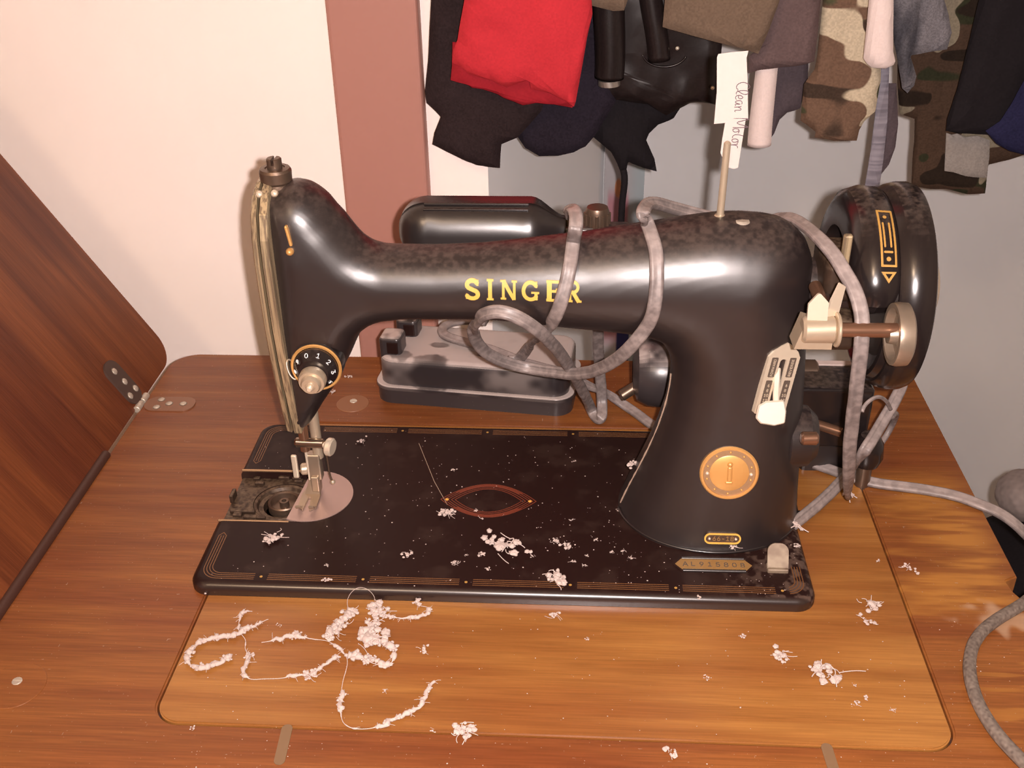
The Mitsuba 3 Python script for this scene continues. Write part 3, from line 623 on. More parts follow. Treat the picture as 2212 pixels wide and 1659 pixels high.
for s in (-1, 1):
    for (a, b) in ((-.020, -.0015), (.0005, .0125)):
        part('dark_field', frame(extr(rrect(s * .0060 - .0021, a, s * .0060 + .0021, b, .0006), .0004).apply_translation([0, 0, .0014]), so, sex, sey, sn), 'engraved', stk)
tt_ = []
for s, wrd in ((-1, 'FORWARD'), (1, 'REVERSE')):
    g = meshkit.text_mesh(wrd, .0016, .0002); g.apply_translation([-.0, -.0008, 0]); g.apply_scale([.0105 / (V(g)[:, 0].max()), 1, 1])
    tt_.append(frame(g, so + sn * .0018 + sex * s * .006 + sey * .0010, sey, -sex, sn))
for k, wrd in enumerate(('6', '8', '10', '12', '15')):
    for s in (-1, 1):
        g = meshkit.text_mesh(wrd, .0018, .0002); g.apply_translation([-(V(g)[:, 0].max()) / 2, 0, 0]); tt_.append(frame(g, so + sn * .0018 + sex * s * .006 + sey * (-.0055 - k * .0031), sex, sey, sn))
part('plate_figures', cat(*tt_), 'nickel_bright', stk)
lv = spline([(-.0005, .006, -.002), (-.0015, -.004, .003), (-.001, -.012, .0055), (-.0005, -.0165, .0085)], 20)
paddle = hull_pts(np.vstack([np.c_[np.array(Polygon([(-.0085, -.0265), (-.0085, -.0205), (-.0055, -.018), (.003, -.016), (.0050, -.021), (.0055, -.0265), (.001, -.0285), (-.006, -.0285)]).buffer(.0012).exterior.coords), np.full(41, z)][:41] if False else np.c_[(lambda c: c)(np.array(Polygon([(-.0085, -.0265), (-.0085, -.0205), (-.0055, -.018), (.003, -.016), (.0050, -.021), (.0055, -.0265), (.001, -.0285), (-.006, -.0285)]).buffer(b_).exterior.coords)), np.zeros(len(np.array(Polygon([(-.0085, -.0265), (-.0085, -.0205), (-.0055, -.018), (.003, -.016), (.0050, -.021), (.0055, -.0265), (.001, -.0285), (-.006, -.0285)]).buffer(b_).exterior.coords))) + z] for z, b_ in ((.0075, .0008), (.0092, .0014), (.0104, .0006))]))
pez = CAM - so; pez /= np.linalg.norm(pez); pez = pez + .6 * sn; pez /= np.linalg.norm(pez); pex = np.cross(sey, pez); pex /= np.linalg.norm(pex); pey = np.cross(pez, pex)
part('stitch_lever', cat(frame(sweep(lv, circ(.0019, 10), [1, 0, 0]), so, sex, sey, sn), frame(paddle, so + sey * .0035, pex, pey, pez)), 'lever_metal', stk, 30)
# spool pin and oil hole on the arm
pb = hit(1558, 478); pin_a = np.array([pb[0], YC, pb[2] - .004]); pt = on_y(1572, 305, YC)
part('spool_pin', cat(rod(pin_a, [pt[0], YC, pt[2]], .0021, .0019, bev=.5), rod(pin_a + [0, 0, .001], pin_a + [0, 0, .005], .0032)), 'nickel', mach, 30, label='thin metal spool pin on top of the arm')
oh = on_y(1601, 462, YC); part('oil_hole_cap', lathe([(0, -.003), (.0048, -.003), (.0048, .0004), (.0036, .0012), (0, .0014)], 24).apply_translation([oh[0], YC - .006, oh[2] - .0022]), 'nickel_dull', mach, 30)
aa = np.linspace(math.radians(188), math.radians(352), 60)
part('added_highlight_bead', sweep(np.c_[.315 + .0580 * np.cos(aa), YC + .0498 * np.sin(aa), np.full(60, BT + .0012)], circ(.0009, 8), [0, 0, 1]), 'lamp_black', mach, True)  # bead added along the pillar foot to catch a thin highlight
# bed decoration: gold border lines, beads and eye shaped ornament
lines = []
for k in range(4):
    o = .0062 + k * .0016; rr = rrect(o, o, .370 - o, .178 - o, max(.010 - k * .001, .004))
    lines.append(rr.exterior.buffer(.00028))
bands = unary_union(lines)
gap = unary_union([sbox(x - .004, -.01, x + .004, .02) for x in np.arange(.043, .36, .0615)] + [sbox(x - .004, .16, x + .004, .19) for x in np.arange(.043, .36, .0615)])
keep = unary_union([sbox(-.01, -.01, .38, .0135), sbox(-.01, .1645, .38, .19), sbox(-.01, 0, .0165, .046), sbox(-.01, .128, .0165, .19), sbox(.35, 0, .38, .03)])
bands = bands.intersection(keep).difference(gap)
cap = unary_union([LineString([(.0062 + .0, .046), (.0086, .049), (.011, .046)]).buffer(.00028), LineString([(.0062, .128), (.0086, .125), (.011, .128)]).buffer(.00028)])
for yy_ in (sbox(-1, -1, 1, .08), sbox(-1, .08, 1, 1)):
    part('gold_border', extr(unary_union([bands, cap]).intersection(yy_), .00012).apply_translation([0, 0, BT]), 'gold_faded', mach)
for x in np.arange(.043, .36, .0615):
    for y in (.0086, .1694):
        if .25 < x and y > .1 and x > .26: continue
        part('border_bead', extr(Point(x, y).buffer(.0009), .00012).apply_translation([0, 0, BT]), 'gold_decal', mach)
oc = on_z(1055, 1081, BT); ol = on_z(952, 1081, BT); hw_ = oc[0] - ol[0]
def eye(a, b, n=24):
    x = np.linspace(-a, a, n); y = b * (1 - (x / a) ** 2); return Polygon(np.r_[np.c_[x, y], np.c_[x[::-1], -y[::-1]]])
hh = (on_z(1055, 1046, BT)[1] - on_z(1055, 1117, BT)[1]) / 2
rings = unary_union([eye(hw_ * s, hh * s).exterior.buffer(.0003) for s in (1.0, .93, .86, .78, .70)]).union(eye(hw_ * .98, hh * .98).difference(eye(hw_ * .86, hh * .86)).intersection(unary_union([sbox(-.03, hh * .45, .03, .1), sbox(-.03, -.1, .03, -hh * .45)])))
part('eye_ornament', extr(rings, .00012).apply_translation([oc[0], oc[1], BT]), 'red_gold', mach)
for s in (-1, 1): part('border_bead', extr(Point(oc[0] + s * hw_ * .87, oc[1]).buffer(.0012), .00014).apply_translation([0, 0, BT]), 'gold_letter', mach)
sm = []
for px, py in ((1449, 800), (1444, 845), (1436, 885), (1424, 920), (1408, 955), (1390, 990), (1372, 1022), (1358, 1052), (1350, 1078)):
    q = on_y(px + 4, py, YC); p = march(np.array([q[0] - .05, YC - .004, q[2]]), np.array([1.0, 0, 0]), .09)
    if p is not None: sm.append(p)
sm = spline(sm, 60); part('dust_seam', sweep(sm, circ(1.0, 6), [0, -1, 0], .0004 + .0006 * meshkit.noise(sm * 300, 4)), 'dust_tan', mach, True)
sc1, sc2, sc3 = on_z(905, 958, BT), on_z(938, 1040, BT), on_z(966, 1090, BT)
part('scratch', extr(LineString([sc1[:2], sc2[:2], sc3[:2]]).buffer(.00022), .00012).apply_translation([0, 0, BT]), 'dust_tan', mach)
# bobbin thread bracket on the right end of the bed
ba = on_z(1680, 1236, BT)
tab = extr(rrect(-.0062, -.004, .0062, .0165, .005), .0016)
part('thread_bracket', cat(frame(tab, ba + [0, .0015, 0], np.array([1.0, 0, 0]), np.array([0, .5, .866]), np.array([0, -.866, .5])), rbox([ba[0] - .0062, ba[1] - .001, BT - .001], [ba[0] + .0062, ba[1] + .006, BT + .0025], .0008, 1)), 'bracket_metal', mach, label='dull metal thread bracket on the bed corner')
SHIFT = np.array([0, .003, -.005])
# boss and clutch on the pillar's right side
part('side_boss', rod([.352, .078, .0735], [.3745, .078, .0735], .0205, .0185, bev=.25, n=40), 'japan_black', mach, 30)
part('boss_screw', rod([.360, .053, .088], [.3700, .053, .088], .004, bev=.3), 'copper', mach, 30)
# hand wheel, axis along x
SHIFT = np.zeros(3)
WZ, WC = .165, YC
wp = [(0, -.006), (.012, -.006), (.014, -.003), (.014, .001), (.040, .003), (.0455, .0005), (.0495, -.0035), (.0520, -.0030), (.0535, .0005), (.0550, .0008), (.0580, .0045), (.0594, .0095), (.0594, .0150), (.0580, .0185), (.0545, .0200), (.0515, .0180), (.0500, .0130), (.030, .0125), (.022, .0165), (.022, .0245), (.019, .0265), (0, .0265)]
wk = part('hand_wheel', along(lathe(np.array(wp) * [.985, 1], 96), [.3950, WC, WZ], [1, 0, 0]), 'gloss_black', mach, 28, label='black rounded hand wheel at the right end')
part('stop_knob', rod([.4205, WC, WZ], [.4285, WC, WZ], .020, .018, n=40), 'nickel', wk, 30)
part('shaft_collar', rod([.355, WC, WZ], [.400, WC, WZ], .016, n=32), 'japan_black', mach, 30)
# belt guard: rounded arched cover over the top of the wheel's left side
a0, a1 = math.radians(13), math.radians(196)
prof = np.array([(-.0135, -.013), (-.0135, .000), (-.0095, .0065), (-.002, .0090), (.0065, .0082), (.0125, .0035), (.0135, -.013)])
ang = np.linspace(a0, a1, 60)
pth = np.c_[np.full(60, .3865), WC - .0475 * np.cos(ang), WZ + .0475 * np.sin(ang)]
nrm = np.c_[np.zeros(60), -np.cos(ang), np.sin(ang)]
scg = 1 - .35 * np.clip(1 - np.minimum(np.arange(60), 59 - np.arange(60)) / 5, 0, 1) ** 2
gk = part('belt_guard', sweep(pth, prof, nrm, scg), 'gloss_black', mach, 40, label='black arched belt guard with a gold framed decal')
def guard_decal(poly, mat, name):
    """poly in (along the rim from the front end, across)"""
    m = tm(mf(extr(poly, .0003)).refine_to_length(.003)); v = V(m); out = v.copy()
    for i, (s, w, d) in enumerate(v):
        th = a0 + s / .0565
        r = .0475 + float(np.interp(w, prof[1:6, 0], prof[1:6, 1])) + .0004 + d
        out[i] = (.3865 + w, WC - r * math.cos(th), WZ + r * math.sin(th))
    m = trimesh.Trimesh(out, m.faces, process=False)
    if m.volume < 0: m.invert()
    part(name, m, mat, gk)
guard_decal(unary_union([rrect(.022, -.0015, .056, .0070, .0004).difference(rrect(.0232, -.0003, .0548, .0058, .0003))]), 'gold_decal', 'decal_frame')
guard_decal(unary_union([Polygon([(.0135, .0026), (.0195, -.0014), (.0195, .0066)]).difference(Polygon([(.0158, .0026), (.0184, .0008), (.0184, .0044)]))]), 'gold_decal', 'decal_point')
guard_decal(unary_union([Point(.0262, .0026).buffer(.0012), LineString([(.030, .0008), (.030, .0045)]).buffer(.0006), LineString([(.033, .001), (.047, .001)]).buffer(.0005), LineString([(.033, .0042), (.047, .0042)]).buffer(.0005), Point(.0512, .0026).buffer(.001)]), 'gold_decal', 'decal_mark')
SHIFT = np.array([0, .002, -.0045])
# motor behind the pillar and its end at the left
def mrod(a, b, r, mat, name, **k): return part(name, rod(a, b, r, **k), mat, mach, 30)
mk = part('motor', along(lathe([(0, 0), (.012, 0), (.020, .003), (.0235, .010), (.0245, .02), (.0245, .085), (.022, .095), (.012, .100), (0, .100)], 48), [.268, .165, .0665], [1, 0, .0]), 'bakelite_dusty', mach, 30, label='dusty black motor behind the pillar')
part('motor_lug', rod([.2735, .165, .0565], [.2600, .160, .0495], .0040), 'screw_dark', mk, 30)
part('motor_bracket', rbox([.30, .130, .055], [.335, .172, .080], .004, 1), 'japan_black', mk)
part('motor_pulley', rod([.366, .165, .0665], [.392, .165, .0665], .010, .010, n=30), 'screw_dark', mk, 30)
tbk = part('terminal_box', rbox([.375, .135, .026], [.424, .172, .073], .003, 2), 'gloss_black', mach, True, label='black terminal box with metal pins by the wheel')
part('dusty_top', extr(rrect(.377, .1655, .422, .1705, .002), .0012).apply_translation([0, 0, .0729]), 'lint', tbk)
part('terminal_foot', rbox([.384, .140, .0], [.416, .168, .028], .003, 1), 'japan_black', tbk)
part('pin', rod([.386, .136, .046], [.404, .126, .045], .0034), 'copper', tbk, 30)
part('pin', rod([.381, .136, .036], [.379, .1285, .054], .0028), 'nickel_dull', tbk, 30)
part('pin', rod([.384, .1355, .031], [.384, .128, .031], .0062), 'nickel_dull', tbk, 30)
part('plug_knob', lathe([(0, 0), (.0085, 0), (.0105, .006), (.0095, .016), (.006, .022), (0, .023)], 30).apply_translation([.4225, .125, .022]), 'gloss_black', tbk, 30)
part('plug_stem', rod([.4225, .125, 0], [.4225, .125, .024], .005), 'screw_dark', tbk, 30)
SHIFT = np.zeros(3)
# bobbin winder on the front of the wheel
w1 = on_y(1790, 712, .017)
bwk = part('bobbin_winder', cat(rod([w1[0] - .004, .017, w1[2]], [w1[0] + .038, .017, w1[2]], .0038), rod([w1[0] + .002, .017, w1[2]], [w1[0] + .002, .066, w1[2] + .001], .0036)), 'copper', mach, 30, label='nickel and copper bobbin winder in front of the wheel')
hub = on_y(1766, 712, .017)
part('winder_bracket', cat(rod([hub[0] - .008, .017, w1[2]], [hub[0] + .009, .017, w1[2]], .0070, bev=.2), rod([hub[0] + .0085, .017, w1[2]], [hub[0] + .0105, .017, w1[2]], .0090), hull_pts([(hub[0] - .011, .015, w1[2] - .0105), (hub[0] + .008, .015, w1[2] - .0105), (hub[0] + .008, .015, w1[2] - .001), (hub[0] - .007, .015, w1[2] + .004), (hub[0] - .011, .029, w1[2] - .0105), (hub[0] + .008, .029, w1[2] - .0105), (hub[0] + .008, .029, w1[2] - .001), (hub[0] - .007, .029, w1[2] + .004)])), 'nickel', bwk, 30)
lat = frame(extr(Polygon([(-.0035, 0), (.0035, 0), (.0035, .010), (0, .0140), (-.0035, .010)]).buffer(.0015), .002), [hub[0] - .0015, .016, w1[2] + .004], np.array([1.0, 0, .1]), np.array([0.0, .2, 1.0]), np.array([0, -1.0, .2]))
part('winder_latch', cat(lat, frame(extr(Polygon([(0, 0), (.007, .003), (.0075, .016), (.004, .018), (.001, .010)]).buffer(.0008), .0016), [hub[0] + .0035, .019, w1[2] + .005], np.array([.8, .4, 0]), np.array([.1, .1, 1.0]), np.array([.3, -.9, 0]))), 'nickel_bright', bwk, 30)
dk = on_y(1944, 722, .017)
part('winder_disc', along(lathe([(0, -.004), (.0045, -.004), (.0052, 0), (.0112, .0016), (.0135, -.0022), (.0158, -.0022), (.0164, .0002), (.0160, .0050), (.0140, .0062), (.0112, .0056), (.0098, .0035), (0, .0035)], 48), [dk[0] - .002, .017, dk[2]], [1, 0, 0]), 'foot_metal', bwk, 30)
part('winder_pulley', along(lathe([(0, -.004), (.0125, -.004), (.0135, -.002), (.0125, 0), (.0135, .002), (.0125, .004), (0, .004)], 40), [w1[0] + .004, .050, w1[2] - .010], [1, 0, 0]), 'gloss_black', bwk, 30)
tk2 = on_y(1822, 545, .052); part('bracket_plate', rbox([tk2[0] - .001, .050, tk2[2] - .013], [tk2[0] + .0035, .054, tk2[2] + .010], .001, 1), 'face_brass', mach)
part('upper_bracket', cat(rbox([.362, .060, .168], [.384, .100, .192], .005, 2), rbox([.360, .045, .146], [.380, .064, .166], .005, 2)), 'grime', mach, True)
# work lamp behind the arm
SHIFT = np.array([0, 0, -.0012])
L0, L1 = .116, .199; ly, lz = .158, .1710
lp = np.array([(-.0195, -.010), (-.0200, .002), (-.0175, .0115), (-.0105, .0175), (-.0070, .0178), (-.0060, .0196), (.0060, .0196), (.0070, .0178), (.0105, .0175), (.0175, .0115), (.0200, .002), (.0195, -.010)])
xs = np.r_[np.linspace(L0, L0 + .018, 10), np.linspace(L0 + .02, L1 - .004, 8), np.linspace(L1, L1 + .022, 8)]
sc = np.r_[np.sqrt(np.clip(1 - (1 - np.linspace(.04, 1, 10)) ** 2, 0, 1)), np.ones(8), 1 - .62 * smoothstep.__wrapped__(0, 1, 0) if False else np.r_[np.ones(8), np.linspace(1, .42, 8)]]
sc = np.r_[np.sqrt(np.clip(1 - (1 - np.linspace(.05, 1, 10)) ** 2, 0, 1)), np.ones(8), 1 - .58 * (3 * np.linspace(0, 1, 8) ** 2 - 2 * np.linspace(0, 1, 8) ** 3)]
lpath = np.c_[xs, np.full(len(xs), ly), np.full(len(xs), lz)]
lk = part('lamp_shade', sweep(lpath, lp, [0, 0, 1], sc), 'lamp_black', mach, 32, label='glossy black rounded lamp shade behind the arm')
for dy_, dz_ in ((-.0068, .0190), (-.0112, .0170)):
    part('rib', rod([L0 + .017, ly + dy_, lz + dz_], [L1 - .001, ly + dy_, lz + dz_], .0009), 'gloss_black', lk, True)
part('lamp_bracket', cat(rbox([L1 + .012, ly - .008, lz - .006], [.262, ly + .006, lz + .004], .003, 1), rbox([.245, .110, lz - .010], [.262, ly + .006, lz + .004], .003, 1)), 'japan_black', lk)
part('lamp_switch', cat(along(lathe([(0, 0), (.0072, 0), (.0076, .002), (.0076, .009), (.0065, .012), (0, .0125)], 30), [.2405, ly, lz + .003], [0, 0, 1]), *[rod([.2405 + .0075 * math.cos(a), ly + .0075 * math.sin(a), lz + .004], [.2405 + .0075 * math.cos(a), ly + .0075 * math.sin(a), lz + .0115], .0011, n=8) for a in np.arange(0, 6.28, .52)]), 'screw_dark', lk, 30)
part('lamp_socket', rod([.222, ly - .002, lz + .002], [.226, ly - .002, lz + .012], .0028), 'screw_dark', lk, 30)

SHIFT = np.zeros(3)
# ------------------------------------------------------------------ foot pedal on the table behind the machine
ped = thing('foot_pedal', 'dusty black foot pedal lying on the table behind the machine', 'foot pedal')
pu = np.array([.9932, -.1164, 0]); pv = np.array([.1164, .9932, 0]); po = np.array([.0754, .2216, 0.0])
PWd, PDp = .151, .066
def pedal(m): return frame(m, po, pu, pv, np.array([0, 0, 1.0]))
part('base', pedal(rplate(rrect(0, 0, PWd, PDp, .013), 0, .0125, .001)), 'bakelite_dusty', ped, 35)
part('rim', pedal(rplate(rrect(-.0012, -.0012, PWd + .0012, PDp + .0012, .014), .0120, .0150, .0012)), 'pedal_bakelite', ped, 35, label='dust coated rim')
part('cover', pedal(rplate(rrect(.003, .0025, PWd - .003, PDp - .0025, .012), .0135, .0370, .0055, 6)), 'pedal_bakelite', ped, 35)
for (u, v, n_) in ((.0115, .019, 0), (.0165, .049, 1)):
    part('button', pedal(rplate(rrect(u - .0085, v - .0095, u + .0085, v + .0095, .004), .030, .0510, .003, 4)), 'bakelite_dusty', ped, 35)
    part('button_face', pedal(rbox([u - .002, v - .0103, .038], [u + .0065, v - .0085, .0475], .0006, 1)), 'bed_black', ped)

# ------------------------------------------------------------------ cords
TOCAM = np.array([.05, -.80, .60])
r1 = .0021
def fig8(w=.0028, r=.0019, k=9):
    a = np.linspace(math.radians(-128), math.radians(128), k); right = np.c_[w * .75 + r * np.cos(a), r * np.sin(a)]
    b = np.linspace(math.radians(52), math.radians(308), k); left = np.c_[-w * .75 + r * np.cos(b), r * np.sin(b)]
    return np.vstack([right, left])
def cordpts(L):
    out = []
    for c in L:
        if c[2] == 'z': out.append(on_z(c[0], c[1], c[3]))
        elif c[2] == 'h':
            q = hit(c[0], c[1], c[3] if len(c) > 3 else .0035)
            out.append(q if q is not None else on_y(c[0], c[1], YC - .02))
        elif c[2] == 'y': out.append(on_y(c[0], c[1], c[3] + .003))
        else: out.append(np.array(c[3]))
    return np.array(out)
def cord(L, n, ringp=None, normal=TOCAM, wob=.0002, seed=0):
    p = spline(cordpts(L), n); p = p + wob * (np.stack([meshkit.noise(np.c_[p * 90, ] + 7 * k, seed + k) for k in range(3)], 1) - .5) * 2
    return sweep(p, fig8() if ringp is None else ringp, normal)
pc = thing('power_cord', 'dusty grey twin cord looped around the machine arm and over the pedal', 'power cord')
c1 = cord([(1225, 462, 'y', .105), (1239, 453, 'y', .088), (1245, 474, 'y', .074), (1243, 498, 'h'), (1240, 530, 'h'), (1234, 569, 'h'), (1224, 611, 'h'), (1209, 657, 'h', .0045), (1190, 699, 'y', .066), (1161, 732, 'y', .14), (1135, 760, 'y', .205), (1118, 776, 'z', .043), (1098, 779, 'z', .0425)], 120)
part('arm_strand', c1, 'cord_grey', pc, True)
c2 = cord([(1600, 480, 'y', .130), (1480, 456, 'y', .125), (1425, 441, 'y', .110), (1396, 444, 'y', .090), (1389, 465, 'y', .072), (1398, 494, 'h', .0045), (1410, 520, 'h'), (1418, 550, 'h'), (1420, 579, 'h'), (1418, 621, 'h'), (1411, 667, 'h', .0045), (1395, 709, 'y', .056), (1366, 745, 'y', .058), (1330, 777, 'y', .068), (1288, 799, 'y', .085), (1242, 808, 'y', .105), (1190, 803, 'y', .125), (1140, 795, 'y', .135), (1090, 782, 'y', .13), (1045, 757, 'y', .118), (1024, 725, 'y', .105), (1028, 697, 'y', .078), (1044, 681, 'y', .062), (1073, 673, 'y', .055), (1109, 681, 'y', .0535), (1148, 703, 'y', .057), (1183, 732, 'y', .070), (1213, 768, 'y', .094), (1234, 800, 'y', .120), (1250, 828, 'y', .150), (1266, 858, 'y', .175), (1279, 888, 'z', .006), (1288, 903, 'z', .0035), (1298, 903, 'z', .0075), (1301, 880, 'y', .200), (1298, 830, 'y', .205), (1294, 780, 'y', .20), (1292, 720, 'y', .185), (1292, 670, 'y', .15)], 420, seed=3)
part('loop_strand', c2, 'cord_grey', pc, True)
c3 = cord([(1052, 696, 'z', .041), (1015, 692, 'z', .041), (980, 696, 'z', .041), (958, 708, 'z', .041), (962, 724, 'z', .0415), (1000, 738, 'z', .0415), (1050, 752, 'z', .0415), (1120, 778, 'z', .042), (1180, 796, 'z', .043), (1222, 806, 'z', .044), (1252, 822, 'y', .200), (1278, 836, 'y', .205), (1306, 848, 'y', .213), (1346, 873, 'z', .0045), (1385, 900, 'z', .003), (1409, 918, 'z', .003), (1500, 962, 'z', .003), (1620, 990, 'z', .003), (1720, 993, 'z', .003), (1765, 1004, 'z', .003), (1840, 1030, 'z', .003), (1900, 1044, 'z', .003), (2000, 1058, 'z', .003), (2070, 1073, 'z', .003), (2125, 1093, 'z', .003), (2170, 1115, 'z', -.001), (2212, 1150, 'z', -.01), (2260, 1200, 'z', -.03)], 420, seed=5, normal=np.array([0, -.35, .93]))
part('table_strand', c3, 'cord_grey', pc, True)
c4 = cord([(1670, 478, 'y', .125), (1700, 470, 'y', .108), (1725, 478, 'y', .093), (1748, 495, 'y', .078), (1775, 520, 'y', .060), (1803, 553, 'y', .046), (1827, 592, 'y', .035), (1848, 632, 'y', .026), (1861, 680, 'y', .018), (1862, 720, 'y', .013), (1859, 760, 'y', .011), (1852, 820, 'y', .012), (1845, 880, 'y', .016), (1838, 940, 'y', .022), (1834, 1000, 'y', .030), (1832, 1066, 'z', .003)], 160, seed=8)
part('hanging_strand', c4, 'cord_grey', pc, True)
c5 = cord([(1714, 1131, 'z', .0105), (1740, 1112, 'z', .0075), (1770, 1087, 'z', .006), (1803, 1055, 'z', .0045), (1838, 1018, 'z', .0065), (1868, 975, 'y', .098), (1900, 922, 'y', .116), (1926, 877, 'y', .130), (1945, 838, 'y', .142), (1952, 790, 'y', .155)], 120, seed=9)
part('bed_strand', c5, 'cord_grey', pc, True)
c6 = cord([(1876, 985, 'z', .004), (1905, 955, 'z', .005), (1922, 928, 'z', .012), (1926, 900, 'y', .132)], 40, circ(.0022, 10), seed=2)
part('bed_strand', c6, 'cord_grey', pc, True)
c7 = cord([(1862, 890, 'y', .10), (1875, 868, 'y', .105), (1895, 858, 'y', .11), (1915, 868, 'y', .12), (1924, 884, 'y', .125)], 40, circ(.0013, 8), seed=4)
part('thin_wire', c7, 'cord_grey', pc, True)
fr = []
rs = np.random.default_rng(11)
for (px, py, z) in ((1712, 1133, .0105), (1832, 1068, .004)):
    o = on_z(px, py, z)
    for k in range(16):
        d = rs.normal(size=3) * [1, .7, .5] * .0045; fr.append(sweep(spline([o + rs.normal(size=3) * .0022, o + d * .5 + [0, 0, .001], o + d], 6), circ(.0004, 5), [0, -.8, .6]))
part('frayed_end', cat(*fr), 'lint', pc, True, kind='stuff')
bcord = cord([(2330, 1215, 'z', -.02), (2262, 1256, 'z', .001), (2212, 1302, 'z', .0034), (2175, 1325, 'z', .0034), (2135, 1352, 'z', .0034), (2104, 1390, 'z', .0034), (2094, 1440, 'z', .0034), (2106, 1500, 'z', .0034), (2133, 1555, 'z', .0034), (2168, 1602, 'z', .0034), (2220, 1655, 'z', .0034), (2300, 1720, 'z', .0034)], 160, circ(.0034, 12), normal=[.3, .2, 1], seed=6)
single('braided_cord', bcord, 'cord_braid', 'thin dark brown braided cord curving over the right side of the table', 'cord', True)

# ------------------------------------------------------------------ paper tag on the spool pin
tag = thing('paper_tag', 'white folded paper tag with handwriting standing on the spool pin', 'paper tag')
def sheet(poly_px, y, curve=.0, th=.0003):
    c = [on_y(a, b, y) for a, b in poly_px]; P2 = Polygon([(q[0], q[2]) for q in c])
    m = tm(mf(extr(P2, th)).refine_to_length(.003)); v = V(m); xm = P2.centroid.x; zm = P2.centroid.y
    m = trimesh.Trimesh(np.c_[v[:, 0], y - v[:, 2] + curve * (v[:, 0] - xm) ** 2 * 60 + .02 * curve * np.sin((v[:, 1] - zm) * 60), v[:, 1]], m.faces, process=False)
    if m.volume < 0: m.invert()
    return m
TY = YC + .0030
part('upper_flap', sheet([(1549, 124), (1552, 117), (1580, 113), (1617, 110), (1613, 125), (1615, 180), (1616, 255), (1572, 264), (1542, 267), (1548, 200)], TY - .0006, .03), 'paper', tag)
part('lower_flap', sheet([(1569, 250), (1614, 240), (1604, 300), (1594, 361), (1585, 364), (1570, 360), (1556, 330), (1560, 300)], TY, .03), 'paper', tag)
def script_strokes(word, o, eu, ev, s):
    S = {'C': [(.5, .85), (.3, 1), (.05, .7), (.05, .25), (.3, 0), (.55, .15)], 'l': [(0, .1), (.2, .95), (.08, .9), (.1, .1), (.3, .05)], 'e': [(0, .25), (.28, .35), (.2, .55), (.05, .4), (.08, .05), (.35, .08)],
         'a': [(.3, .5), (.1, .5), (.02, .2), (.15, .02), (.3, .4), (.3, .05), (.42, .08)], 'n': [(0, .5), (.04, 0), (.1, .4), (.25, .5), (.3, .05), (.42, .08)], 'M': [(0, 0), (.12, 1), (.35, .3), (.6, 1), (.72, 0)],
         'o': [(.2, .5), (.03, .3), (.12, .02), (.3, .2), (.2, .5), (.4, .45)], 't': [(.15, .9), (.12, .1), (.3, .05)], 'r': [(0, .5), (.05, 0), (.1, .4), (.3, .5)]}
    ms, x = [], 0
    for ch in word:
        if ch == ' ': x += .45; continue
        p = np.array(S[ch]) + [x, 0]; q = spline(p, 24)
        ms.append(sweep(np.asarray(o) + s * (q[:, :1] * eu + q[:, 1:] * ev), circ(.00019, 5), [0, -1, .1])); x = p[:, 0].max() + .06
    return cat(*ms)
ta, tb = on_y(1597, 178, TY - .0013), on_y(1586, 297, TY - .0013)
eu = tb - ta; tl_ = np.linalg.norm(eu); eu /= tl_; ev = np.array([-eu[2], 0, eu[0]]); ev = ev if ev[0] > 0 else -ev
part('handwriting', script_strokes('Clean Motor', ta - ev * .0012, eu, ev, tl_ / 4.3), 'ink', tag, True)

